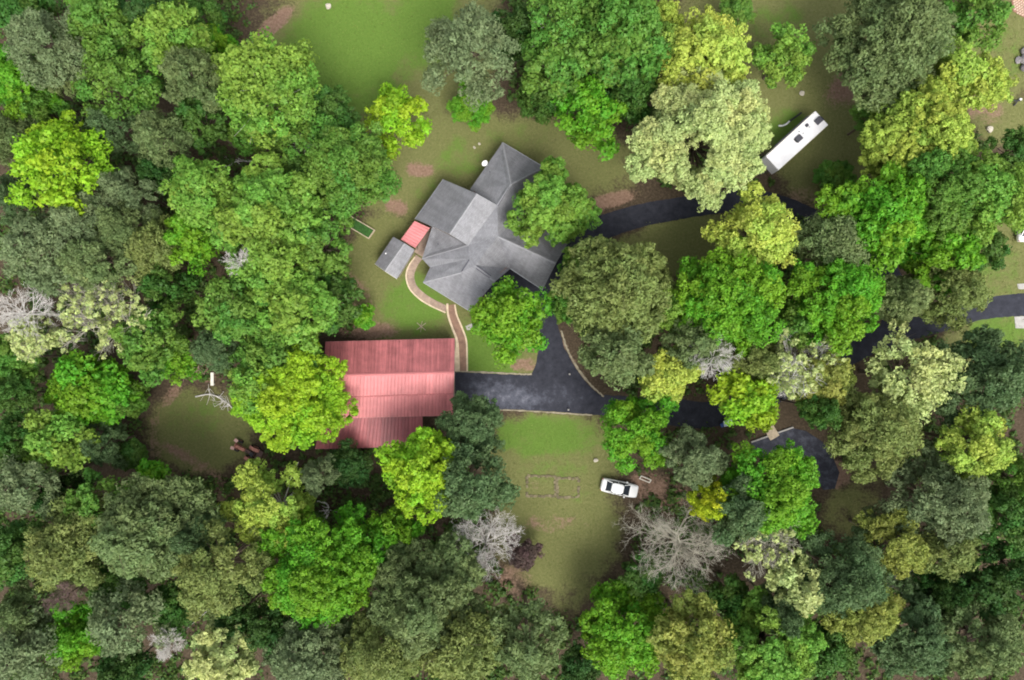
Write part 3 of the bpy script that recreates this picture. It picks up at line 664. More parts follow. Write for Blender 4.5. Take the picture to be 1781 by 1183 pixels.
def sedan(loc, rz, label):
    r = tag(empty('parked_car', loc, rz), label, 'car')
    def sec(x, w, zb, zt, sh):      # rounded-box cross-section of the lower body
        return [Vector((x, y * w, zb + z * (zt - zb))) for (y, z) in ((-.86, 0), (.86, 0), (.97, .25), (1.0, .55), (.96, .86), (.84, 1 + sh), (.45, 1.03 + sh), (0, 1.045 + sh), (-.45, 1.03 + sh), (-.84, 1 + sh), (-.96, .86), (-1.0, .55), (-.97, .25))]
    prof = [(-2.46, .62, .42, .72), (-2.42, .76, .32, .86), (-2.30, .84, .26, .95), (-2.0, .89, .22, 1.0), (-1.5, .915, .20, 1.0), (-.6, .925, .19, .96), (.3, .925, .19, .94), (1.1, .92, .2, .93), (1.7, .90, .22, .88), (2.1, .86, .25, .80), (2.32, .78, .30, .72), (2.43, .66, .36, .64), (2.46, .52, .42, .58)]
    mb = MB(); loft(mb, [sec(x, w, a, b, 0) for x, w, a, b in prof]); mb.build('body', M['white'], r, smooth=True)
    def cab(x, wb, wt, zb, zt): return [Vector((x, -wb, zb)), Vector((x, wb, zb)), Vector((x, wt, zt)), Vector((x, -wt, zt))]
    # glasshouse: dark glass volume under a white roof skin, pillars in body colour
    g = MB(); zb = .93
    base = [(-1.98, .70), (-1.35, .80), (.55, .82), (1.32, .74)]; top = [(-1.18, .60), (-1.0, .63), (.30, .64), (.48, .60)]
    vs = []
    for (x, w), (x2, w2) in zip(base, top): vs += [(x, -w, zb), (x, w, zb), (x2, w2, 1.41), (x2, -w2, 1.41)]
    fs = []
    for i in range(3): b = 4 * i; fs += [(b, b + 4, b + 7, b + 3), (b + 1, b + 2, b + 6, b + 5), (b + 3, b + 7, b + 6, b + 2)]
    fs += [(0, 3, 2, 1), (12, 13, 14, 15)]
    g.add(vs, fs); g.build('window_glass', M['glass'], r)
    rf = MB(); rows = []
    for x, w, z in ((-1.16, .60, 1.425), (-1.02, .63, 1.445), (-.7, .645, 1.465), (-.3, .65, 1.472), (.1, .645, 1.462), (.32, .63, 1.44), (.46, .59, 1.42)):
        rows.append([Vector((x, w * t, z - .05 * t * t * t * t)) for t in (-1, -.8, -.4, 0, .4, .8, 1)] + [Vector((x, w * t, z - .06)) for t in (1, 0, -1)])
    loft(rf, rows); rf.build('roof_panel', M['white'], r, smooth=True)
    for s in (-1, 1):
        MB().bar((1.30, .74 * s, .94), (.47, .60 * s, 1.42), .07, .05).build('pillar', M['white'], r)
        MB().bar((-1.96, .70 * s, .96), (-1.15, .60 * s, 1.42), .10, .05).build('pillar', M['white'], r)
        MB().bar((-.35, .805 * s, .95), (-.32, .645 * s, 1.43), .08, .04).build('pillar', M['white'], r)
        MB().box((.78, .99 * s, .98), (.22, .2, .13), taper=.85).build('mirror', M['white'], r, bevel=.02)
        MB().box((2.22, .62 * s, .68), (.26, .32, .12), rz=-.45 * s).build('headlight', M['chrome'], r, bevel=.03)
        MB().box((-2.36, .62 * s, .80), (.14, .34, .15), rz=.3 * s).build('taillight', M['tail'], r, bevel=.03)
        for x in (-1.42, 1.48): wheel(r, (x, .80 * s, .33), .33, .22)
        for x in (-.65, .25): MB().box((x, .93 * s, .80), (.2, .03, .03)).build('door_handle', M['steel'], r)
    MB().box((1.2, 0, .962), (.03, 1.1, .02)).build('wiper', M['black'], r)
    MB().box((2.44, 0, .5), (.05, .7, .14)).build('grille', M['black'], r)
    MB().box((-2.46, 0, .68), (.03, .5, .13)).build('number_plate', M['steel'], r)
    return r
a, b = P(1046, 842, .7), P(1110, 856, .7); c = P(1077.5, 849, .7)
sedan((c.x, c.y, 0), math.atan2(b.y - a.y, b.x - a.x), 'white sedan parked on the lawn below the drive')
c = P(1781, 388, .8); sedan((c.x + .25, c.y, 0), math.radians(86), 'white car nose cut off by the right edge of the picture')

def caravan():
    a, b = P(1343, 284, 3.2), P(1429.5, 205, 3.2); d = b - a; L_ = d.length; rz = math.atan2(d.y, d.x); c = (a + b) / 2
    r = tag(empty('caravan', (c.x, c.y, 0), rz), 'long white caravan trailer with dark roof units in the upper right clearing', 'caravan')
    w = 2.45; l = L_
    MB().box((0, 0, 1.95), (l, w, 2.5)).build('body', M['rv_white'], r, bevel=.09, seg=3)
    MB().box((0, 0, 3.21), (l - .08, w - .08, .06)).build('roof', M['rv_white'], r, bevel=.02)
    def ac(px, py, sx, sy, h, nm='air_conditioner'):
        q = P(px, py, 3.3) - Vector((c.x, c.y, 0)); q = Matrix.Rotation(-rz, 3, 'Z') @ q
        o = MB().box((q.x, q.y, 3.24 + h / 2), (sx, sy, h), taper=.86).build(nm, M['dark_grey'], r, bevel=.05)
        return q
    q = ac(1423.5, 210, .95, .8, .3); MB().box((q.x + .46, q.y - .1, 3.34), (.3, .6, .2)).build('air_conditioner_shroud', M['black'], r, bevel=.03)
    q = ac(1389, 241, .95, .78, .3); MB().box((q.x - .42, q.y + .05, 3.33), (.28, .55, .18)).build('air_conditioner_shroud', M['black'], r, bevel=.03)
    ac(1403.5, 218, .46, .42, .16, 'roof_vent')
    for px, py in ((1390, 229), (1397, 232), (1408, 221)):
        q = P(px, py, 3.3) - Vector((c.x, c.y, 0)); q = Matrix.Rotation(-rz, 3, 'Z') @ q; MB().tube([(q.x, q.y, 3.22), (q.x, q.y, 3.36)], .09, 10).build('vent_cap', M['steel'], r)
    for s in (-1, 1):
        for x in (-.55, .35): wheel(r, (x - .2, .98 * s, .36), .36, .24, rim_m='steel')
        for x in (-2.8, 1.9, 3.2): MB().box((x, (w / 2 + .005) * s, 2.2), (.9, .03, .6)).build('window', M['glass'], r)
        MB().bar((-l / 2 + .4, .8 * s, .55), (-l / 2 - 1.2, .08 * s, .55), .1, .12).build('drawbar', M['black'], r)
        MB().box((0, (w / 2 - .04) * s, 3.2), (l - .2, .05, .1)).build('roof_rail', M['cream'], r)
    MB().box((-1.2, -w / 2 - .01, 1.75), (.7, .03, 1.9)).build('door', M['cream'], r)
    MB().tube([(-2.6, w / 2 + .12, 3.0), (3.2, w / 2 + .12, 3.0)], .09, 10).build('awning_roll', M['dark_grey'], r)
    MB().box((-l / 2 - .75, 0, .78), (.5, .5, .45)).build('gas_locker', M['black'], r, bevel=.05)
    MB().tube([(-l / 2 - 1.1, 0, 0), (-l / 2 - 1.1, 0, .9)], .05, 8).build('jockey_stand', M['steel'], r)
    MB().box((0, 0, .62), (l - .6, 1.6, .16)).build('chassis', M['black'], r)
    for s in (-1, 1): MB().box((l / 2 + .01, .9 * s, 1.1), (.04, .2, .3)).build('taillight', M['tail'], r)
    for x in (-l / 2 + .5, l / 2 - .5): MB().box((x, 0, .27), (.12, .9, .54)).build('corner_jack', M['steel'], r)
    return r
caravan()
hose = tag(empty('drain_hose', P(1376, 209)), 'black and white hose lying on grass beside the caravan', 'hose')
h0 = Vector(hose.location)
MB().tube([P(1394, 196, .12) - h0, P(1386, 202, .12) - h0, P(1379, 207, .12) - h0, P(1373, 211, .12) - h0], .11, 8).build('hose_end', M['black'], hose, smooth=True)
MB().tube([P(1373, 211, .12) - h0, P(1368, 216, .12) - h0, P(1361, 219, .12) - h0, P(1354, 219, .12) - h0], .12, 8).build('hose_end', M['white'], hose, smooth=True)

def tractor():
    a, b = P(455, 796), P(404, 770); d = b - a; rz = math.atan2(d.y, d.x); c = P(434, 783)
    r = tag(empty('tractor', (c.x, c.y, 0), rz), 'old rusty tractor with faded red panels standing at left of the barn', 'tractor')
    MB().box((.95, 0, .95), (1.5, .5, .55), taper=.8).build('hood', M['rust'], r, bevel=.06)
    MB().box((1.72, 0, .9), (.1, .5, .6)).build('grille', M['rust'], r)
    MB().box((-.35, 0, .72), (1.3, .42, .5)).build('transmission', M['iron'], r, bevel=.04)
    MB().box((-.75, 0, 1.18), (.5, .5, .1)).build('seat', M['black'], r, bevel=.03); MB().box((-1.0, 0, 1.4), (.1, .5, .42)).build('seat_back', M['black'], r, bevel=.03)
    MB().tube([(.2, 0, 1.0), (-.15, 0, 1.5)], .03, 6).build('steering_column', M['iron'], r)
    n = 16; MB().tube([(-.17 + .06 * math.sin(t), .2 * math.cos(t), 1.52 + .19 * math.sin(t)) for t in [2 * math.pi * k / n for k in range(n + 1)]], .02, 6, cap=False).build('steering_wheel', M['black'], r)
    MB().tube([(1.1, .12, 1.2), (1.1, .12, 1.85)], .04, 8).build('exhaust', M['rust'], r)
    for s in (-1, 1):
        wheel(r, (-.75, .78 * s, .68), .68, .38, rim_m='rust'); wheel(r, (1.45, .62 * s, .38), .38, .24, rim_m='rust')
        f = MB(); pts = []
        for k in range(9): t = math.radians(25 + k * 16); pts.append((math.cos(t), math.sin(t)))
        for k in range(8):
            (x0, z0), (x1, z1) = pts[k], pts[k + 1]
            f.add([(-.75 + .78 * x0, s * .55, .68 + .78 * z0), (-.75 + .78 * x1, s * .55, .68 + .78 * z1), (-.75 + .78 * x1, s * .98, .68 + .78 * z1), (-.75 + .78 * x0, s * .98, .68 + .78 * z0),
                   (-.75 + .74 * x0, s * .55, .68 + .74 * z0), (-.75 + .74 * x1, s * .55, .68 + .74 * z1), (-.75 + .74 * x1, s * .98, .68 + .74 * z1), (-.75 + .74 * x0, s * .98, .68 + .74 * z0)], [(0, 1, 2, 3), (7, 6, 5, 4), (0, 4, 5, 1), (2, 6, 7, 3), (0, 3, 7, 4), (1, 5, 6, 2)])
        f.build('fender', M['rust'], r)
        MB().box((1.95, .55 * s, .75), (.5, .42, .1), rz=.2 * s).build('weight_tray', M['dull_pink'], r, bevel=.03)
    MB().bar((1.2, -.62, .38), (1.2, .62, .38), .1, .1).build('front_axle', M['iron'], r); MB().bar((-.75, -.78, .68), (-.75, .78, .68), .16, .16).build('rear_axle', M['iron'], r)
    MB().bar((1.5, .62, .38), (1.2, .62, .38), .1, .1).build('spindle', M['iron'], r); MB().bar((1.5, -.62, .38), (1.2, -.62, .38), .1, .1).build('spindle', M['iron'], r)
    MB().bar((1.95, -.5, .66), (1.6, .5, .66), .1, .1).build('weight_bar', M['rust'], r)
    MB().box((-1.55, 0, .55), (.7, 1.5, .14)).build('rear_deck', M['iron'], r); MB().box((-1.75, .3, .68), (.5, .35, .12), rz=.5).build('toolbox', M['dull_pink'], r)
    for s in (-1, 1): MB().bar((-1.0, .3 * s, .6), (-1.5, .4 * s, .5), .06, .06).build('lift_arm', M['iron'], r); MB().box((-1.8, .6 * s, .24), (.1, .1, .49)).build('deck_leg', M['iron'], r)
    return r
tractor()

# ------------------------------------------------------------------ small things on the ground
def frame_thing(name, corners, w, h, m, label, cat, z=0.0, inner=None, part='rail', im='moss'):
    w_ = [P(*c_) for c_ in corners]; c0 = sum(w_, Vector()) / len(w_); r = tag(empty(name, c0), label, cat)
    n = len(w_)
    for i in range(n):
        a, b = w_[i] - c0, w_[(i + 1) % n] - c0; dd = (b - a).normalized() * w / 2
        MB().bar(a - dd + Vector((0, 0, z + h / 2 + .002 * (i % 2))), b - dd + Vector((0, 0, z + h / 2 + .002 * (i % 2))), w, h).build(part, M[m], r)
    if inner is not None:
        q = [(p - c0) * .97 for p in w_]; MB().prism([(p.x, p.y) for p in q], .01, inner).build('planting' if im == 'moss' else 'base', M[im], r)
    return r
bed = frame_thing('raised_bed', [(601, 391), (642, 415.5), (652, 401), (611, 377)], .11, .42, 'pale_timber', 'pale timber framed raised bed full of dark greenery above the shed', 'raised bed', inner=.3)
frame_thing('metal_frame', [(1112, 832), (1129, 839), (1132, 834.5), (1115, 827.5)], .10, .28, 'cream', 'small open whitish frame on the grass right of the sedan', 'frame')
# remains of two garden plots, edged with low stones
rs = random.Random(8)
def plot(label, x0, y0, x1, y1, skip):
    c0 = P((x0 + x1) / 2, (y0 + y1) / 2); r = tag(empty('garden_plot', c0), label, 'garden plot', 'old stone edged garden plots on the lower lawn')
    stone = MB().box((0, 0, 0), (.50, .34, .10), taper=.8).mesh('edging_stone'); stone.materials.append(M['edge_old'])
    for (a, b) in (((x0, y0), (x1, y0)), ((x1, y0), (x1, y1)), ((x1, y1), (x0, y1)), ((x0, y1), (x0, y0))):
        n = int(math.dist(a, b) * S / .46)
        for k in range(n):
            if rs.random() < skip: continue
            t = (k + .5) / n; p = P(a[0] + (b[0] - a[0]) * t + rs.uniform(-.7, .7), a[1] + (b[1] - a[1]) * t + rs.uniform(-.7, .7))
            o = bpy.data.objects.new('edging_stone', stone); col.objects.link(o); o.parent = r; o.location = (p.x - c0.x, p.y - c0.y, rs.uniform(.015, .045))
            o.rotation_euler = (0, 0, math.atan2(-(b[1] - a[1]), b[0] - a[0]) + rs.uniform(-.25, .25)); sx = rs.uniform(.75, 1.25); o.scale = (sx, rs.uniform(.8, 1.3), 1)
M['edge_old'] = mat('mossy_edging_stone', (0.165, 0.14, 0.085), .95, .4, 3, rnd=.3)
plot('larger old garden plot outlined by stones on the lower lawn', 916, 828, 966, 863, .06)
plot('smaller old garden plot outlined by stones, nearer the sedan', 969, 832, 1006, 865, .16)

bench = tag(empty('bench', P(371.5, 659)), 'cream painted bench on bare soil near the left clearing', 'bench')
MB().box((0, 0, .46), (.42, 1.72, .06)).build('seat', M['cream'], bench, bevel=.01)
for y in (-.7, .7): MB().box((0, y, .215), (.36, .08, .43)).build('leg', M['cream'], bench)
MB().box((0, 0, .2), (.06, 1.35, .08)).build('stretcher', M['cream'], bench)

cross = tag(empty('sawhorse', P(733, 568)), 'weathered crossed timber rack on the lawn above the barn', 'rack')
for k, (a, b) in enumerate((((-.62, -.45, .04), (.62, .45, .34)), ((-.6, .5, .05), (.6, -.5, .42)))): MB().bar(a, b, .09, .07).build('beam', M['timber'], cross)
MB().bar((-.1, -.1, .2), (.12, .7, .04), .07, .06).build('beam', M['timber'], cross); MB().bar((.0, -.1, .2), (-.1, -.75, .04), .07, .06).build('beam', M['timber'], cross)

def rock(name, c, r, m, seed, sq=(1, 1, .7)):
    bm = bmesh.new(); bmesh.ops.create_icosphere(bm, subdivisions=2, radius=1); rr = random.Random(seed); ph = [rr.uniform(0, 6) for _ in range(6)]
    for v in bm.verts:
        k = 1 + .16 * math.sin(3 * v.co.x + ph[0]) + .14 * math.sin(4 * v.co.y + ph[1]) + .10 * math.sin(5 * v.co.z + ph[2]) + rr.uniform(-.06, .06)
        v.co = Vector((v.co.x * sq[0], v.co.y * sq[1], v.co.z * sq[2])) * k * r
    me = bpy.data.meshes.new(name); bm.to_mesh(me); bm.free(); o = link(name, me, M[m]); o.location = c; o.rotation_euler = (0, 0, rr.uniform(0, 6)); return o
def at(px, py, dz): p = P(px, py); return Vector((p.x, p.y, dz))
for k, (px, py, r_, lb) in enumerate(((572, 12, .38, 'pale round stone at the upper edge of the top lawn'), (825, 257, .18, 'white stone on grass by the satellite dish, lower of two'), (833.5, 250.5, .17, 'white stone on grass by the satellite dish, upper of two'), (1720, 226, .42, 'pale boulder on bare ground near the right edge'), (1394, 163, .3, 'pale stone at the edge of the track above the caravan'), (1036, 800, .28, 'pale stone at the foot of the vivid green tree beside the lawn'))):
    tag(rock('stone', at(px, py, r_ * .45), r_, 'stone', 20 + k), lb, 'stone', 'pale stones in the grass')
lbs = ['grey boulder at the right edge, uppermost of the rock heap', 'grey boulder at the right edge, lowest of the rock heap', 'grey boulder at the right edge, inner one of the rock heap', 'grey boulder at the right edge, outer one of the rock heap']
for k, (px, py, r_) in enumerate(((1779, 90, .5), (1779, 119, .5), (1770, 106, .45), (1782, 104, .7))): tag(rock('boulder', at(px, py, r_ * .5), r_, 'grey_stone', 40 + k), lbs[k], 'boulder', 'grey boulders at the right edge')

st = tag(empty('garden_stand', P(1766, 177)), 'black three-armed stand with a white cap near the right edge', 'stand')
s0 = Vector(st.location)
for (px, py) in ((1757, 175.5), (1763, 184), (1775, 174.5)): MB().tube([Vector((0, 0, .35)), (P(px, py) - s0) * .6 + Vector((0, 0, .25)), P(px, py, .05) - s0], .11, 8).build('arm', M['black'], st)
MB().tube([P(1775, 173, .03) - s0, P(1775, 173, .4) - s0], [.2, .14], 12).build('cap', M['white'], st)

for k, (px, py, lb) in enumerate(((990, 650.5, 'small white light post on the drive beside the island kerb'), (988, 712, 'small white light post at the lower edge of the pad'))):
    lp = tag(empty('path_light', P(px, py)), lb, 'light post', 'small white posts along the drive')
    MB().box((0, 0, .3), (.12, .12, .6)).build('post', M['white'], lp); MB().box((0, 0, .66), (.24, .24, .10), taper=.6).build('cap', M['concrete'], lp, bevel=.02)
tp = tag(empty('garden_cart', P(1262, 735)), 'white and blue garden cart at the lower edge of the drive', 'cart')
MB().box((.1, 0, .55), (1.0, .65, .35), rz=.2, taper=1.15).build('tray', M['tarp'], tp, bevel=.03); MB().box((-.5, -.25, .45), (.6, .5, .3), rz=.5).build('bin', M['blue'], tp, bevel=.04)
for s in (-1, 1): wheel(tp, (.2, .4 * s, .25), .25, .1)
MB().bar((-.4, 0, .4), (-1.1, .1, .1), .06, .06).build('handle', M['black'], tp); MB().box((-.5, -.25, .15), (.1, .1, .3)).build('leg', M['black'], tp)

# paved patio corner in the top right
pt = tag(sheet('patio', [(1754, -30), (1840, -30), (1840, 60), (1781, 31), (1762, 20)], .04, M['paver_red'], thick=.14), 'pinkish paved patio in the top right corner', kind='structure')
mb = MB(); rr = random.Random(3); c0 = P(1800, 0); poly = [P(*q_) for q_ in ((1755, -30), (1840, -30), (1840, 58), (1781, 30), (1763, 19.5))]
def inside(x, y):
    r_ = False
    for i in range(len(poly)):
        a, b = poly[i], poly[i - 1]
        if (a.y > y) != (b.y > y) and x < (b.x - a.x) * (y - a.y) / (b.y - a.y) + a.x: r_ = not r_
    return r_
for i in range(-30, 31):
    for j in range(-30, 31):
        u, v = i * .36 + (.18 if j % 2 else 0), j * .3; x = c0.x + u * .8 - v * .6; y = c0.y + u * .6 + v * .8
        if inside(x, y): mb.box((x, y, .05 + rr.uniform(0, .012)), (.27, .22, .05), rz=.6435)
tag(mb.build('paver', M['paver_tan'], pt), kind='stuff')
# heap of pinkish brush in the left clearing
brush = MB(); rr = random.Random(12)
for k in range(90):
    a = rr.uniform(0, 6.28); r_ = abs(rr.gauss(0, .8)); p = Vector((r_ * math.cos(a) * 1.3, r_ * math.sin(a), max(.04, .55 - r_ * .3))); b = rr.uniform(0, 6.28)
    e_ = p + Vector((math.cos(b), math.sin(b), rr.uniform(-.12, .12))) * rr.uniform(.4, 1.1); e_.z = max(.03, e_.z); brush.tube([p, (p + e_) / 2 + Vector((0, 0, .06)), e_], [.035, .025, .012], 4)
bo = brush.build('brush_pile', M['pinkish']) if 'pinkish' in M else brush.build('brush_pile', mat('dry_pink_brush', (.36, .25, .20), .95, .3, 3)); bo.location = P(345, 642); tag(bo, 'heap of dry pinkish brush at the edge of the left clearing', 'brush pile')

# ------------------------------------------------------------------ trees
def unit(v): return v / np.maximum(np.linalg.norm(v, axis=1, keepdims=True), 1e-6)

def leaf_mesh(name, c, nrm, hs, asp, rng, tint, hue, fold=True):
    """one rhombic leaf face per point"""
    n = len(c); rnd = rng.normal(size=(n, 3)); t = unit(np.cross(nrm, rnd)); b = np.cross(nrm, t)
    hs = hs[:, None] * 1.42; v = np.empty((n, 3, 3))
    v[:, 0] = c + t * hs; v[:, 1] = c - t * hs * .55 + b * hs * asp * 1.2; v[:, 2] = c - t * hs * .55 - b * hs * asp * 1.2
    if fold: v[:, 0] -= nrm * hs * .3
    me = np_mesh(name, v.reshape(-1, 3), np.arange(n * 3).reshape(n, 3))
    for nm, arr in (('tint', tint), ('hue', hue)):
        a = me.attributes.new(nm, 'FLOAT', 'FACE'); a.data.foreach_set('value', np.clip(arr, 0, 1).astype(np.float32))
    return me

LEAF = dict(n=0)
def crown_points(rng, R, D, kind, dens=1.0):
    """lobes -> clumps -> leaves; the crown's centre is the origin, R its radius, D its depth"""
    if kind == 'pine': lobe_f, clump_r, per, flat = .235, .60, 40, .8
    elif kind == 'pale': lobe_f, clump_r, per, flat = .22, .46, 22, .85
    elif kind == 'shrub': lobe_f, clump_r, per, flat = .38, .42, 34, .8
    else: lobe_f, clump_r, per, flat = .275, .58, 37, .8
    grain = rng.uniform(.78, 1.25); lobe_f *= rng.uniform(.82, 1.22); clump_r *= rng.uniform(.8, 1.2) * grain ** .5; per = per / grain
    ph = rng.uniform(0, 6.28, 5); am = rng.uniform(.03, .11, 5) * (.45 if R > 6.2 else 1)
    def out(az): return 1 + sum(am[k] * np.sin((k + 2) * az + ph[k]) for k in range(5))
    n = int((26 if kind in ('pine', 'pale') else 17) * max(.75, R / 5) ** .9)
    lob = []; a0 = rng.uniform(0, 6.28)
    for i in range(n):
        s = min(1.0, math.sqrt((i + .5) / n) * rng.uniform(.88, 1.1)); az = a0 + i * 2.39996 + rng.uniform(-.35, .35); top = math.sqrt(max(0, 1 - s * s * .92))
        if kind == 'pine': top = 1 - s * .95
        z = D * (.5 * top * rng.uniform(.72, 1.08) - (.28 * s + .02))
        if rng.random() < .22: z -= D * .16
        r = R * s * (1 - lobe_f * .6) * out(az)
        lob.append((np.array([r * math.cos(az), r * math.sin(az), z]), R * lobe_f * rng.uniform(.75, 1.25)))
    lob.append((np.array([0, 0, D * .2]), R * lobe_f * 1.25))
    if kind in ('broad', 'pale'):
        for i in range(n // 2): az = rng.uniform(0, 6.28); lob.append((np.array([R * .55 * math.cos(az), R * .55 * math.sin(az), -D * .25]), R * lobe_f))
    cs, cl = [], []
    for p, lr in lob:
        m = max(5, int(3.3 * (lr / clump_r) ** 2 * dens + 1))
        d = unit(rng.normal(size=(m, 3)) + np.array([0, 0, .55])); rad = lr * rng.uniform(.62, 1.08, (m, 1)); q = p + d * rad * np.array([1, 1, flat])
        cs.append(q); cl.append(np.stack([np.full(m, rng.uniform(.75, 1.3)), np.full(m, rng.uniform(0, 1))], 1))
    cs = np.concatenate(cs); cl = np.concatenate(cl); m = len(cs)
    k = rng.poisson(per, m); idx = np.repeat(np.arange(m), k); N_ = len(idx)
    cr = clump_r * rng.uniform(.7, 1.25, m)
    d = unit(rng.normal(size=(N_, 3)) + np.array([0, 0, .45])); rad = cr[idx] * rng.uniform(.35, 1, N_) ** .4
    pos = cs[idx] + d * rad[:, None] * np.array([1.05, 1.05, .8])
    if kind == 'pine': nrm = unit(d * .9 + rng.normal(size=(N_, 3)) * .55 + np.array([0, 0, .3])); hs = rng.uniform(.12, .22, N_); asp = .36
    elif kind == 'pale': nrm = unit(d * .7 + rng.normal(size=(N_, 3)) * .5 + np.array([0, 0, .4])); hs = rng.uniform(.10, .18, N_); asp = .62
    else: nrm = unit(d * 1.0 + rng.normal(size=(N_, 3)) * .42 + np.array([0, 0, .25])); hs = rng.uniform(.09, .18, N_); asp = .66
    hs = hs * grain
    ct = rng.normal(0, .13, m); tint = .5 + ct[idx] + rng.normal(0, .10, N_) + (cl[idx, 0] - 1) * .28; hue = .5 + rng.normal(0, .12, N_) + (cl[idx, 1] - .5) * (.8 if kind != 'pine' else .4)
    return pos, nrm, hs, asp, tint, hue, lob, cs

def tubes_np(paths, n=5):
    """many tapering tubes at once; paths = list of (points k x 3, radii k)"""
    V, F, b = [], [], 0; ang = np.arange(n) * 2 * np.pi / n; ca, sa = np.cos(ang)[None, :, None], np.sin(ang)[None, :, None]
    for p, r in paths:
        p = np.asarray(p, float); r = np.asarray(r, float); d = np.gradient(p, axis=0); d = unit(d)
        ref = np.where(np.abs(d[:, 2:3]) > .9, np.array([[1., 0, 0]]), np.array([[0, 0, 1.]])); a = unit(np.cross(d, ref)); c = np.cross(d, a)
        V.append((p[:, None, :] + (a[:, None, :] * ca + c[:, None, :] * sa) * r[:, None, None]).reshape(-1, 3))
        k = len(p); i = (np.arange(k - 1)[:, None] * n + np.arange(n)[None, :]); j = (np.arange(k - 1)[:, None] * n + (np.arange(n)[None, :] + 1) % n)
        F.append(np.stack([i, j, j + n, i + n], -1).reshape(-1, 4) + b); b += k * n
    return np.concatenate(V), np.concatenate(F)

def bez(a, b, c, k): t = np.linspace(0, 1, k)[:, None]; return (1 - t) ** 2 * a + 2 * t * (1 - t) * b + t * t * c

def branching(rng, R, D, zc, density=1.0, levels=4, thin=1.0):
    """bare crown: limbs that fork again and again; origin at the trunk's foot"""
    paths, tips = [], []; fork = np.array([0, 0, zc - D * .45])
    def grow(p, d, L_, r, lev):
        side = rng.normal(size=3) * .28; mid = p + d * L_ * .5 + side * L_ * .25; e = p + d * L_ + np.array([0, 0, .05 * L_]); paths.append((bez(p, mid, e, 4 if lev > 1 else 5), np.linspace(r, r * .52, 4 if lev > 1 else 5)))
        if lev >= levels: tips.append(e); return
        nb = rng.integers(2, 4) if lev > 2 else rng.integers(3, 5) if lev else 5
        for k in range(int(nb * (density if lev > 1 else 1) + .5)):
            t = rng.uniform(.4, 1.0) if k else 1.0; q = (1 - t) ** 2 * p + 2 * t * (1 - t) * mid + t * t * e
            nd = d + rng.normal(size=3) * np.array([.5, .5, .3]) * (1.0 if lev < 2 else 1.45); nd[2] += .03; nd /= np.linalg.norm(nd); grow(q, nd, L_ * rng.uniform(.5, .75), max(.013 * thin, r * rng.uniform(.46, .62)), lev + 1)
    nl = int(rng.integers(10, 13)); r0 = .020 * R * thin
    for k in range(nl):
        az = 6.28 * k / nl + rng.uniform(-.3, .3); el = rng.uniform(.25, .9) if k < nl - 2 else 1.25
        grow(fork + np.array([0, 0, rng.uniform(-.1, .25) * D]), np.array([math.cos(az) * math.cos(el), math.sin(az) * math.cos(el), math.sin(el) * .75]), R * .46 * rng.uniform(.8, 1.1), r0 * rng.uniform(.7, 1), 0)
    return paths, np.array(tips), fork

COL = dict(lime=(.245, .44, .022), limey=(.325, .45, .07), vivid=(.118, .31, .018), green=(.108, .240, .034), fresh=(.168, .325, .044), dark=(.064, .158, .026), deep=(.043, .110, .022),
           pine=(.148, .212, .074), grey=(.162, .222, .098), dkpine=(.096, .166, .062), olive=(.188, .242, .066), gold=(.255, .305, .062), pale=(.43, .51, .19), palelime=(.40, .51, .085), yellow=(.46, .55, .03), sage=(.25, .32, .12), brown=(.17, .115, .10))
KIND = dict(b=('broadleaf_tree', 'tree', 'broadleaf trees around the clearing'), p=('pine_tree', 'pine tree', 'pine trees around the clearing'), y=('flowering_tree', 'tree', 'pale flowering trees around the clearing'),
            n=('bare_tree', 'tree', 'leafless trees around the clearing'), h=('budding_tree', 'tree', 'half leafed trees with pale limbs'), s=('shrub', 'shrub', 'shrubs at the wood edge'))
seed_n = [100]; PROTO = {}
def tree_copy(px, py, rp, h, kind, color, label, bark):
    """a smaller tree of a kind already grown: shares its meshes, turned, rescaled and in its own colour"""
    rng = np.random.default_rng(seed_n[0]); best = None
    for q in PROTO[(kind, bark)]:
        zc = q[3] * h / q[2]; R = 1.04 * rp * S * (CAM_H - zc) / CAM_H; cost = abs(math.log(R / q[1])) + .35 * q[4] + rng.uniform(0, .1)
        if best is None or cost < best[0]: best = (cost, q, R, zc)
    _, q, R, zc = best; q[4] += 1; c = P(px, py, zc); name, cat, grp = KIND[kind]
    root = tag(empty(name, (c.x, c.y, 0), rng.uniform(0, 6.28)), label, cat, grp); k = R / q[1]; root.scale = (k * rng.uniform(.93, 1.07), k * rng.uniform(.93, 1.07), h / q[2])
    for ch in q[0].children:
        n_ = copy_tree(ch, root)
        if ch.name.startswith('crown'): n_.color = (*COL[color], 1)
    return root
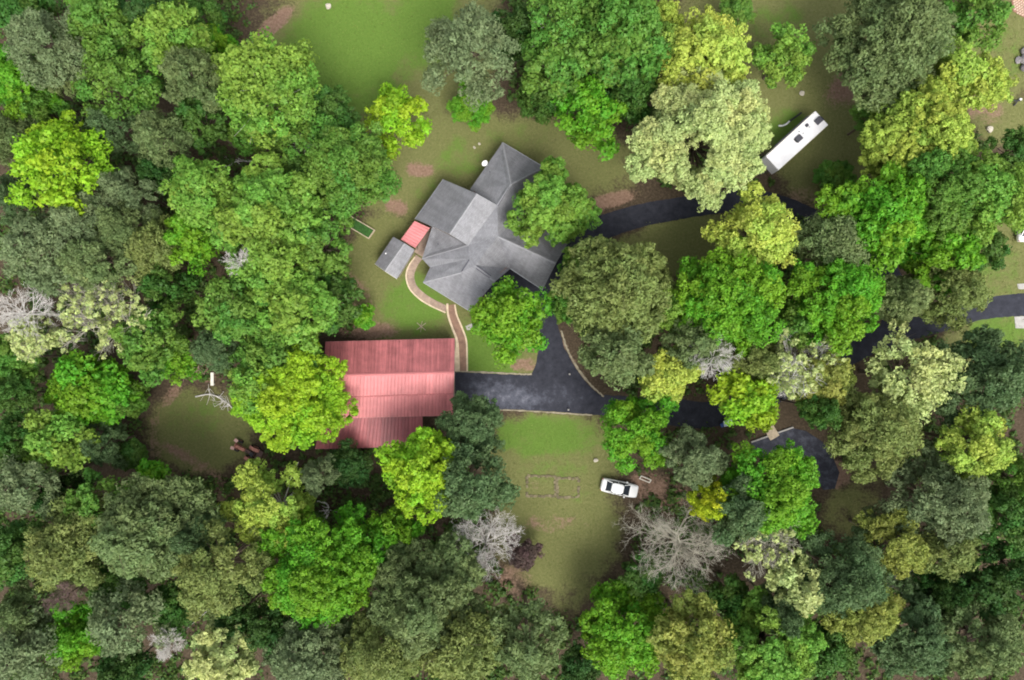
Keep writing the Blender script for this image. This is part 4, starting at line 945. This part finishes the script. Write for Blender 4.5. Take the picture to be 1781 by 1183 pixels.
def tree(px, py, rp, h, kind, color, label, dens=1.0, bark=None):
    seed_n[0] += 1; rng = np.random.default_rng(seed_n[0] * 7 + 13)
    if kind in 'bp' and rp < 58 and PROTO.get((kind, bark)):
        return tree_copy(px, py, rp, h, kind, color, label, bark)
    D = {'b': .95, 'p': 1.15, 'y': .9, 'n': 1.0, 'h': .9, 's': .9}[kind] * 2 * rp * S * .68
    D = min(D, h * .8); zc = h - D * .5; c = P(px, py, zc); R = 1.04 * rp * S * (CAM_H - zc) / CAM_H
    name, cat, grp = KIND[kind]; root = tag(empty(name, (c.x, c.y, 0)), label, cat, grp)
    cc = np.array([0, 0, zc]); paths = []
    if kind == 'n':
        pth, tips, fork = branching(rng, R, D, zc, dens, 5 if R > 4.5 else 4 if R > 2.2 else 3)
        tr = [(bez(np.array([0, 0, -.1]), np.array([rng.normal() * .2, rng.normal() * .2, fork[2] * .5]), fork + np.array([0, 0, D * .25]), 7), np.linspace(.045 * R + .08, .026 * R, 7))]
        v, f = tubes_np(tr, 8); link('trunk', np_mesh('trunk', v, f, True), M[bark or 'pale_bark'], root)
        v, f = tubes_np(pth, 3); link('crown', np_mesh('crown', v, f), M[bark or 'pale_bark'], root)
        return root
    ck = {'b': 'broad', 'p': 'pine', 'y': 'pale', 'h': 'pale', 's': 'shrub'}[kind]
    pos, nrm, hs, asp, tint, hue, lob, cs = crown_points(rng, R, D, ck, dens)
    fork = np.array([rng.normal() * .15, rng.normal() * .15, max(.4, zc - D * .42)]) if kind != 'p' else np.array([0, 0, zc + D * .32])
    if kind == 'h':
        pth, tips, fork = branching(rng, R * 1.0, D, zc, 1.0, 4, 1.35); paths += pth
        keep = rng.random(len(cs)) < .42 * dens
        # leaves only gather round some twig ends
        tk = tips[rng.random(len(tips)) < .13 * dens]; m = len(tk); k = rng.poisson(20, m); idx = np.repeat(np.arange(m), k); N_ = len(idx)
        d = unit(rng.normal(size=(N_, 3)) + np.array([0, 0, .3])); pos = tk[idx] - cc + d * (.42 * rng.uniform(.2, 1, N_) ** .5)[:, None]; nrm = unit(d + rng.normal(size=(N_, 3)) * .6 + np.array([0, 0, .4])); hs = rng.uniform(.10, .17, N_)
        tint = .5 + rng.normal(0, .2, N_); hue = .5 + rng.normal(0, .2, N_)
    trunk = [(bez(np.array([0, 0, -.1]), np.array([rng.normal() * .25, rng.normal() * .25, fork[2] * .5]), fork, 7), np.linspace(.035 * R + .12, .022 * R + .05, 7))]
    if kind == 's': trunk = [(bez(np.array([0, 0, -.05]), np.array([rng.normal() * .2, rng.normal() * .2, zc * .3]), np.array([rng.normal() * .4, rng.normal() * .4, zc]), 4), np.linspace(.06, .02, 4)) for _ in range(4)]
    for p, lr in (lob if kind != 'h' else []):
        e = p + cc; st = fork if kind != 'p' else np.array([0, 0, max(1.0, e[2] - .25 * np.linalg.norm(e[:2]))])
        mid = (st + e) / 2 + np.array([0, 0, -.1 * R if kind != 'p' else .05 * R]); paths.append((bez(st, mid, e, 5), np.linspace(.016 * R + .03, .02, 5)))
        if kind != 's':
            for _ in range(2):
                q = e + rng.normal(size=3) * lr * .55; s2 = bez(st, mid, e, 5)[3]; paths.append((bez(s2, (s2 + q) / 2 + rng.normal(size=3) * .15, q, 3), np.linspace(.03, .012, 3)))
    bk = M[bark or ('pale_bark' if kind == 'h' else 'bark')]
    v, f = tubes_np(trunk, 7); tko = link('trunk', np_mesh('trunk', v, f, True), bk, root)
    v, f = tubes_np(paths, 3); link('limbs', np_mesh('limbs', v, f), bk, tko)
    LEAF['n'] += len(pos)
    me = leaf_mesh('crown', pos + cc, nrm, hs, asp, rng, tint, hue); o = link('crown', me, M['leaf'], root); o.color = (*COL[color], 1)
    if kind in 'bp' and dens == 1.0: PROTO.setdefault((kind, bark), []).append([root, R, h, zc, 0])
    return root

T = []
def t(*a, **k): T.append((a, k))
# --- upper left wood
t(45, 20, 55, 15, 'b', 'dark', 'dark green tree in the top left corner')
t(172, 42, 62, 16, 'b', 'green', 'mid green tree at the top edge, second from the top left corner')
t(262, 25, 58, 15, 'b', 'deep', 'very dark tree at the top edge left of the brown gap')
t(345, 25, 45, 13, 'b', 'dark', 'dark tree at the top edge beside the brown gap')
t(75, 80, 78, 20, 'p', 'grey', 'broad grey green pine below the top left corner')
t(300, 70, 68, 17, 'b', 'fresh', 'light green round tree left of the brown gap at top')
t(372, 78, 34, 11, 'b', 'vivid', 'small vivid green tree below the brown gap at top')
t(205, 140, 74, 17, 'b', 'green', 'round mid green tree in the middle of the upper left wood')
t(100, 132, 36, 16, 'p', 'sage', 'small pale sage pine left of the round green tree, upper left')
t(330, 128, 52, 20, 'p', 'pine', 'grey pine overlapping the light green tree, upper left')
t(28, 145, 58, 15, 'b', 'vivid', 'bright mid green tree at the left edge, upper part')
t(78, 195, 45, 13, 'b', 'green', 'green tree tucked above the lime tree near the left edge')
t(345, 212, 48, 14, 'b', 'dark', 'dark green tree left of the pale-limbed tree, upper left')
t(192, 222, 44, 16, 'p', 'dkpine', 'dark pine just right of the lime tree, upper left')
t(272, 238, 48, 18, 'p', 'pine', 'grey pine above the white fallen branch, upper left')
t(105, 290, 88, 19, 'b', 'lime', 'large bright lime tree near the left edge')
t(216, 328, 45, 17, 'p', 'grey', 'grey pine touching the lime tree on its lower right')
t(18, 240, 48, 17, 'p', 'pine', 'grey pine at the left edge just above the lime tree')
t(15, 340, 46, 16, 'p', 'dkpine', 'dark pine at the left edge just below the lime tree')
t(135, 385, 54, 18, 'p', 'grey', 'pale grey pine below the lime tree near the left edge')
t(212, 392, 48, 17, 'p', 'pine', 'pine between lime tree and the big green mass, left')
t(278, 300, 34, 13, 'b', 'deep', 'deep green tree in shade left of the fallen branch')
t(465, 155, 92, 18, 'b', 'fresh', 'large light green tree with whitish twigs beside the top lawn', bark='white_bark', dens=.85)
t(575, 195, 48, 12, 'b', 'dark', 'darker low tree on the lower left of the top lawn')
t(518, 250, 52, 13, 'b', 'green', 'loose green tree below the whitish twigged tree', dens=.7, bark='white_bark')
t(430, 235, 36, 11, 'b', 'green', 'small green tree beside the brown hollow below the top lawn')
t(600, 290, 82, 16, 'b', 'green', 'large mid green tree left of the house clearing')
t(520, 318, 45, 13, 'b', 'dark', 'dark green tree under the large mid green one left of the house')
t(692, 208, 60, 10, 'b', 'lime', 'rounded bright lime tree standing alone above the house lawn')
# --- big green mass left of the house
t(345, 338, 64, 17, 'b', 'fresh', 'rounded light green tree at the upper left of the central left grove')
t(330, 415, 52, 15, 'b', 'vivid', 'vivid green tree on the left flank of the central left grove')
t(465, 375, 92, 18, 'b', 'fresh', 'broad yellowish green tree at the top of the central left grove')
t(552, 428, 62, 15, 'b', 'green', 'green tree next to the raised bed left of the shed')
t(480, 465, 74, 17, 'b', 'fresh', 'light green tree in the centre of the left grove')
t(412, 455, 32, 18, 'n', 'pale', 'whitish bare tree in a gap of the left grove', bark='white_bark')
t(410, 540, 62, 16, 'b', 'green', 'soft green tree at the lower left of the left grove')
t(520, 540, 72, 16, 'b', 'fresh', 'light green tree above the barn end in the left grove')
t(572, 520, 58, 11, 'b', 'dark', 'dark green tree between left grove and brown lawn edge')
t(632, 552, 20, 4, 's', 'vivid', 'small round green shrub above the barn roof')
t(470, 610, 62, 13, 'b', 'green', 'green tree just above the bright lime tree at the barn end')
t(372, 608, 42, 11, 'p', 'dkpine', 'short dark pine above the cream bench')
t(508, 684, 99, 14, 'b', 'lime', 'big bright lime tree overhanging the left end of the barn')
t(445, 672, 48, 14, 'b', 'fresh', 'light green tree on the left side of the barn lime tree')
# --- left wood
t(62, 430, 74, 19, 'p', 'grey', 'wide grey pine at the left edge, middle height')
t(155, 450, 56, 18, 'p', 'pine', 'grey green pine above the pale budding tree, left')
t(265, 432, 52, 16, 'p', 'olive', 'brownish olive pine left of the central grove')
t(290, 500, 46, 13, 'b', 'dark', 'dark green tree right of the pale budding tree, left')
t(180, 548, 98, 17, 'h', 'pale', 'large half bare tree with pale twigs in the left wood')
t(25, 545, 58, 18, 'n', 'pale', 'whitish bare tree at the left edge', bark='white_bark')
t(52, 590, 48, 14, 'h', 'pale', 'small budding tree with pale limbs beside the white bare tree')
t(22, 622, 44, 12, 'b', 'green', 'green tree at the left edge below the white bare tree')
t(262, 592, 62, 14, 'b', 'green', 'mid green tree left of the brown path edge')
t(305, 632, 40, 10, 'b', 'vivid', 'small vivid tree at the upper left of the left clearing')
t(156, 682, 72, 12, 'b', 'vivid', 'fresh green broad tree left of the left clearing')
t(218, 690, 38, 9, 'b', 'green', 'smaller green tree on the edge of the left clearing')
t(12, 690, 42, 13, 'b', 'dark', 'dark tree at the left edge beside the brown hollow')
t(95, 770, 58, 14, 'b', 'fresh', 'light green tree below the brown hollow on the left')
t(170, 775, 42, 12, 'p', 'dkpine', 'dark pine left of the tractor clearing')
t(18, 770, 46, 14, 'b', 'dark', 'dark tree at the left edge below the brown hollow')
t(232, 792, 24, 6, 's', 'dark', 'dark shrub at the lower left rim of the left clearing')
# --- lower left wood
t(262, 862, 60, 12, 'b', 'vivid', 'vivid green tree below the left clearing')
t(322, 872, 36, 9, 'b', 'dark', 'dark green tree on the lower rim of the left clearing')
t(165, 880, 58, 15, 'b', 'green', 'green tree behind the big pines at lower left')
t(35, 845, 56, 18, 'p', 'grey', 'grey pine at the left edge, lower part')
t(105, 860, 40, 13, 'b', 'deep', 'deep green tree between the lower left pines')
t(248, 925, 96, 21, 'p', 'pine', 'largest rounded pine of the lower left wood')
t(118, 950, 80, 19, 'p', 'olive', 'olive brown pine left of the largest rounded pine')
t(372, 992, 88, 20, 'p', 'olive', 'broad olive pine right of the largest rounded pine')
t(335, 930, 46, 18, 'p', 'dkpine', 'dark pine wedged between the two broad lower left pines')
t(25, 960, 58, 16, 'b', 'dark', 'dark green tree at the lower left edge')
t(105, 1042, 34, 15, 'n', 'pale', 'pinkish grey bare tree in the lower left wood', bark='brown_twig')
t(200, 1030, 50, 13, 'b', 'dark', 'dark green tree below the largest rounded pine')
t(212, 1088, 66, 19, 'p', 'grey', 'bluish pine with round tufts near the bottom left')
t(125, 1108, 52, 14, 'b', 'vivid', 'vivid green tree beside the bluish pine at bottom left')
t(45, 1060, 52, 16, 'p', 'pine', 'pine at the left edge near the bottom')
t(38, 1140, 62, 18, 'p', 'grey', 'grey pine in the bottom left corner')
t(285, 1128, 34, 15, 'n', 'pale', 'small white bare tree near the bottom left', bark='white_bark')
t(292, 1060, 46, 12, 'b', 'dark', 'dark tree above the small white bare tree, bottom left')
t(385, 1145, 62, 15, 'y', 'pale', 'pale yellow green tree at the bottom edge, left part')
t(215, 1168, 46, 13, 'b', 'deep', 'deep green tree at the bottom edge left of the pale one')
t(405, 1080, 40, 12, 'b', 'deep', 'dark low tree above the pale tree at bottom edge')
# --- lower middle
t(472, 886, 80, 14, 'b', 'limey', 'yellow green tree below the barn with grey twigs', bark='white_bark', dens=.9)
t(560, 985, 104, 17, 'b', 'vivid', 'large vivid green tree below the barn')
t(682, 925, 46, 12, 'b', 'vivid', 'small vivid tree right of the large vivid green tree')
t(552, 828, 34, 14, 'p', 'grey', 'small grey pine below the barn')
t(605, 812, 36, 7, 'b', 'deep', 'low dark tree along the lower barn eave')
t(735, 822, 82, 15, 'b', 'lime', 'bright lime tree at the lower right corner of the barn')
t(815, 842, 76, 17, 'p', 'dkpine', 'dense dark pine right of the lime tree below the barn')
t(822, 738, 50, 13, 'p', 'dkpine', 'dark green pine on the lower edge of the parking pad')
t(843, 955, 80, 14, 'n', 'pale', 'bare white branched tree at the lower lawn edge', bark='white_bark')
t(908, 962, 27, 4, 's', 'brown', 'low round brownish bush beside the white bare tree')
t(735, 1050, 108, 20, 'p', 'pine', 'large dark rounded pine at the bottom centre left')
t(672, 1140, 82, 19, 'p', 'olive', 'olive pine on the bottom edge below the large dark pine')
t(800, 1125, 82, 19, 'p', 'olive', 'light olive pine on the bottom edge right of the large dark pine')
t(540, 1140, 82, 17, 'p', 'grey', 'bluish grey pine at the bottom edge below the vivid green tree')
t(465, 1090, 44, 13, 'b', 'deep', 'dark tree between the olive pine and the vivid tree, bottom')
t(918, 1118, 68, 19, 'p', 'pine', 'grey green pine on the bottom edge left of the brown gap')
t(1010, 1160, 38, 8, 'b', 'deep', 'low dark tree at the bottom of the brown gap')
t(1085, 1092, 82, 11, 'b', 'vivid', 'tall vivid green tree on the bottom edge right of the brown gap')
t(1120, 1002, 36, 9, 'b', 'dark', 'small dark tree between vivid tree and grey bare tree')
t(1202, 1115, 74, 16, 'b', 'gold', 'olive brown tree on the bottom edge right of the vivid tree')
t(1192, 958, 102, 17, 'n', 'pale', 'large grey bare tree with spreading limbs at lower lawn edge', dens=1.15)
t(1345, 1125, 86, 16, 'b', 'fresh', 'bright green tree on the bottom edge, right of centre')
t(1362, 1070, 40, 17, 'p', 'dkpine', 'small dark pine above the bright tree on the bottom edge')
t(1275, 1040, 40, 10, 'b', 'dark', 'dark low tree right of the large grey bare tree')
t(1345, 955, 62, 16, 'h', 'pale', 'thinly leafed tan tree right of the large grey bare tree', dens=.35)
t(1390, 1025, 50, 15, 'y', 'pale', 'pale flowering tree at the lower right')
# --- lower right wood
t(1342, 846, 84, 17, 'b', 'vivid', 'large vivid green tree over the grey paved court')
t(1300, 885, 62, 18, 'p', 'dkpine', 'blue green pine at the lower left of the paved court tree')
t(1235, 872, 35, 15, 'b', 'yellow', 'small bright yellow tree above the large grey bare tree')
t(1210, 800, 54, 17, 'p', 'grey', 'grey pine between lawn tree and paved court')
t(1105, 750, 69, 13, 'b', 'vivid', 'vivid green tree at the lower lawn beside the drive')
t(1303, 690, 57, 13, 'b', 'lime', 'bright lime tree at the right end of the drive')
t(1640, 880, 96, 18, 'p', 'grey', 'broad grey pine of the lower right wood')
t(1565, 950, 64, 16, 'p', 'gold', 'golden olive pine left of the broad grey pine')
t(1655, 955, 52, 17, 'p', 'olive', 'olive pine at the lower edge of the broad grey pine')
t(1475, 1010, 76, 18, 'p', 'dkpine', 'dark green pine below the brown patch, lower right')
t(1512, 1075, 58, 17, 'p', 'gold', 'golden tipped pine at the bottom right of the dark pine')
t(1572, 1012, 36, 9, 'n', 'pale', 'whitish dead tree in a gap of the lower right wood', bark='white_bark')
t(1592, 1112, 72, 17, 'p', 'dkpine', 'blue green pine at the bottom edge, right part')
t(1705, 1110, 84, 18, 'p', 'pine', 'wide grey pine in the bottom right corner')
t(1715, 1030, 58, 14, 'b', 'deep', 'deep green tree above the corner pine, bottom right')
t(1755, 900, 56, 15, 'b', 'dark', 'dark green tree at the right edge, lower part')
t(1765, 985, 46, 14, 'b', 'deep', 'very dark tree at the right edge above the corner pine')
t(1765, 830, 44, 14, 'b', 'green', 'green tree at the right edge below the yellowish one')
t(1440, 1130, 50, 13, 'b', 'dark', 'dark tree at the bottom edge left of the blue green pine')
t(1640, 1030, 42, 13, 'b', 'deep', 'dark tree beside the whitish dead tree')
t(1532, 742, 82, 18, 'p', 'olive', 'large green pine right of the paved court')
t(1428, 712, 36, 15, 'b', 'dark', 'dark green tree between budding tree and large pine')
t(1695, 775, 62, 16, 'b', 'limey', 'yellow green tree near the right edge below the road')
t(1728, 655, 86, 18, 'p', 'dkpine', 'large dark pine at the right edge below the road')
t(1585, 655, 82, 16, 'y', 'pale', 'pale flowering tree over the road at right', dens=.6)
t(1400, 645, 80, 16, 'h', 'pale', 'half bare tree with white limbs over the road', dens=.8, bark='white_bark')
t(1430, 665, 52, 14, 'y', 'gold', 'golden leafed tree right of the white-limbed tree')
t(1248, 622, 48, 16, 'n', 'pale', 'white bare tree right of the island grove', bark='white_bark')
t(1215, 595, 52, 15, 'p', 'pine', 'grey pine below the vivid green tree on the island')
t(1320, 625, 50, 15, 'p', 'olive', 'olive pine left of the white-limbed half bare tree')
t(1160, 655, 52, 12, 'y', 'palelime', 'yellowish tree on the lower part of the island')
t(1070, 612, 62, 17, 'p', 'pine', 'grey green pine on the left side of the island')
t(1080, 502, 100, 20, 'p', 'olive', 'very large olive pine on the island beside the house')
t(988, 528, 38, 12, 'b', 'green', 'green tree under the very large olive pine, house side')
t(1005, 460, 34, 12, 'b', 'green', 'green tree between house wing and very large olive pine')
t(1165, 530, 42, 13, 'b', 'fresh', 'light green tree at the right flank of the very large pine')
t(890, 560, 66, 12, 'b', 'vivid', 'green tree between house and parking pad')
t(1275, 520, 98, 17, 'b', 'vivid', 'large brilliant green tree on the island')
t(1318, 408, 76, 15, 'y', 'palelime', 'pale yellow green tree inside the loop road')
t(1455, 425, 62, 16, 'p', 'pine', 'grey pine at the right end of the loop road')
t(1450, 520, 90, 16, 'b', 'vivid', 'wide green tree below the grey pine at the loop end')
t(1380, 560, 42, 13, 'b', 'green', 'green tree between brilliant green and wide green trees')
t(1575, 520, 46, 15, 'p', 'sage', 'small round sage pine above the road at right')
t(1662, 505, 66, 15, 'p', 'olive', 'olive brown pine above the road near the right edge')
# --- upper right
t(1530, 375, 88, 16, 'b', 'vivid', 'vivid green tree at the left of the upper right grove')
t(1640, 345, 92, 17, 'b', 'green', 'green tree in the middle of the upper right grove')
t(1725, 345, 74, 17, 'b', 'fresh', 'light green tree at the right edge of the upper right grove')
t(1640, 430, 72, 14, 'b', 'vivid', 'green tree at the bottom of the upper right grove')
t(1710, 430, 46, 10, 'b', 'dark', 'dark low tree beside the right-hand lawn')
t(1600, 238, 98, 15, 'b', 'limey', 'large yellow green tree right of the caravan')
t(1518, 208, 36, 8, 'b', 'green', 'small green tree between caravan clearing and yellow green tree')
t(1452, 312, 28, 4, 's', 'green', 'green shrub below the caravan clearing')
t(1660, 138, 58, 13, 'b', 'limey', 'feathery yellow green tree near the top right')
t(1718, 150, 46, 12, 'b', 'palelime', 'pale lime tree near the right edge at top')
t(1585, 165, 42, 11, 'b', 'dark', 'dark green tree under the upper right pine')
t(1560, 60, 105, 19, 'p', 'pine', 'broad grey pine at the top right')
t(1705, 28, 56, 13, 'b', 'green', 'green tree at the top edge near the paved patio')
t(1765, 262, 38, 10, 'b', 'dark', 'dark green tree at the right edge below the pale boulder')
t(1365, 98, 52, 10, 'b', 'fresh', 'fresh green tree standing alone in the upper right clearing')
t(1280, 22, 34, 6, 'b', 'green', 'faint small green tree at the top edge in the clearing', dens=.5)
t(1222, 108, 88, 16, 'b', 'palelime', 'feathery pale lime tree above the big cream flowering tree')
t(1222, 234, 124, 19, 'y', 'pale', 'very large cream flowering tree between house and caravan', dens=1.15)
t(962, 362, 78, 12, 'b', 'fresh', 'yellowish green tree hanging over the upper right house roof')
t(1075, 60, 88, 18, 'b', 'green', 'large green tree at the top edge right of the pine')
t(962, 115, 62, 16, 'b', 'green', 'green tree left of the dark hollow in the upper middle grove')
t(975, 40, 58, 17, 'b', 'green', 'green tree with white twigs at the top edge, middle', dens=.75, bark='white_bark')
t(900, 55, 46, 13, 'b', 'deep', 'very dark tree between top pine and upper middle grove')
t(1030, 190, 70, 14, 'b', 'vivid', 'fresh green tree at the bottom of the upper middle grove')
t(1095, 165, 50, 14, 'b', 'dark', 'dark green tree left of the cream flowering tree')
t(945, 165, 44, 12, 'b', 'dark', 'dark green tree on the lower left of the upper middle grove')
t(1150, 40, 40, 12, 'b', 'limey', 'yellowish tree at the top edge right of the large green tree')
t(810, 85, 84, 20, 'p', 'grey', 'tall grey pine at the right of the top lawn')
t(820, 185, 40, 6, 'b', 'vivid', 'low vivid green tree below the tall grey pine')
for a, k in sorted(T, key=lambda u: -u[0][2]): tree(*a, **k)
print('LEAVES', LEAF['n'])

# fallen and dead branches lying in the open
def dead_branch(pts, r0, label, z0=.15, twigs=10, seed=1):
    rng = np.random.default_rng(seed); w = [P(x, y, z) for x, y, z in pts]; c0 = Vector((w[0].x, w[0].y, 0)); sp = np.array([tuple(p - c0) for p in w]); ss = np.array(spline(sp, 4)); paths = [(ss, np.linspace(r0, r0 * .35, len(ss)))]
    for k in range(twigs):
        i = rng.integers(len(ss) // 3, len(ss)); d = rng.normal(size=3) * np.array([1, 1, .25]); d /= np.linalg.norm(d); L_ = rng.uniform(.5, 1.5); e = ss[i] + d * L_; e[2] = max(.05, e[2]); paths.append((bez(ss[i], (ss[i] + e) / 2 + rng.normal(size=3) * .12, e, 4), np.linspace(r0 * .5, r0 * .18, 4)))
        if k % 2: q = e + rng.normal(size=3) * np.array([.5, .5, .15]); q[2] = max(.05, q[2]); paths.append((np.stack([e, q]), np.array([r0 * .25, r0 * .12])))
    v, f = tubes_np(paths, 6); o = link('fallen_branch', np_mesh('fallen_branch', v, f), M['white_bark']); o.location = c0; tag(o, label, 'branch', 'bleached branches on the ground')
dead_branch([(380, 290, .2), (398, 288, .3), (412, 281, .3), (440, 280, .15)], .13, 'white fallen branch in the brown hollow of the upper left wood', seed=3)
dead_branch([(552, 872, .3), (568, 876, .5), (572, 890, .5), (566, 906, .2)], .12, 'curved white dead branch beside the large vivid green tree', seed=5, twigs=14)
dead_branch([(340, 690, .15), (365, 686, .3), (385, 694, .3), (400, 706, .15)], .09, 'grey dead branch lying below the cream bench', seed=7, twigs=34)

# ------------------------------------------------------------------ undergrowth and grass (uncountable)
def grid_val(arr, x, y):
    i = np.clip(np.searchsorted(fx, x) - 1, 0, nx - 1); j = np.clip(np.searchsorted(fy, y) - 1, 0, ny - 1); return arr[j, i]
rng = np.random.default_rng(77)
BLOCK = [(680, 660, 135, 85), (840, 400, 150, 150), (690, 448, 45, 45), (900, 690, 180, 45), (960, 580, 50, 130), (1390, 800, 75, 60), (1200, 718, 200, 30), (1400, 640, 120, 60), (1600, 560, 120, 30), (1250, 355, 250, 25), (1490, 440, 90, 60), (1750, 532, 70, 20), (1390, 240, 75, 75), (1345, 750, 30, 25), (430, 783, 40, 30), (1790, 390, 20, 45), (1560, 540, 30, 60), (1060, 395, 60, 32), (1000, 430, 45, 45), (1550, 575, 60, 40), (1310, 700, 90, 45), (1120, 842, 30, 20)]
def free(x, y):
    ok = np.ones(len(x), bool)
    for (px, py, rx, ry) in BLOCK: c = P(px, py); ok &= ~((np.abs(x - c.x) < rx * S) & (np.abs(y - c.y) < ry * S))
    return ok
m = 15000; cx_, cy_ = rng.uniform(-74, 74, m), rng.uniform(-50, 50, m); ok = (grid_val(G_GRASS, cx_, cy_) < .25) & free(cx_, cy_) & (np.sin(cx_ * .31 + 1.3) + np.sin(cy_ * .37 + cx_ * .13) + rng.normal(0, .6, m) > -.8)
cx_, cy_ = cx_[ok], cy_[ok]; m = len(cx_); k = rng.poisson(24, m); idx = np.repeat(np.arange(m), k); N_ = len(idx); rad = rng.uniform(.4, 1.0, m) + (rng.random(m) < .25) * .7; d = unit(rng.normal(size=(N_, 3)) + np.array([0, 0, .6])); d[:, 2] = np.abs(d[:, 2])
pos = np.stack([cx_[idx], cy_[idx], np.full(N_, .05)], 1) + d * (rad[idx] * rng.uniform(.3, 1, N_))[:, None]
me = leaf_mesh('undergrowth', pos, unit(d + rng.normal(size=(N_, 3)) * .5 + np.array([0, 0, .5])), rng.uniform(.12, .24, N_), .6, rng, .5 + rng.normal(0, .22, N_), rng.uniform(0, 1, N_))
o = link('undergrowth', me, M['leaf']); o.color = (.075, .14, .028, 1); tag(o, 'low green undergrowth on the forest floor between the trees', kind='stuff'); LEAF['n'] += N_
m = 120000; gx_, gy_ = rng.uniform(-70, 70, m), rng.uniform(-46, 46, m); gvv = grid_val(G_GRASS, gx_, gy_); ok = (gvv > rng.uniform(.3, 1.0, m)) & free(gx_, gy_); gx_, gy_ = gx_[ok], gy_[ok]; N_ = len(gx_)
nr = unit(rng.normal(size=(N_, 3)) * np.array([1, 1, .5]) + np.array([0, 0, .5]))
me = leaf_mesh('grass', np.stack([gx_, gy_, rng.uniform(.02, .09, N_)], 1), nr, rng.uniform(.035, .085, N_), .45, rng, .5 + rng.normal(0, .25, N_), rng.uniform(0, 1, N_), fold=False)
o = link('grass', me, M['leaf']); o.color = (.15, .19, .05, 1); tag(o, 'short grass tufts growing on the lawns', kind='stuff')
print('TOTAL LEAF FACES', LEAF['n'] + N_)
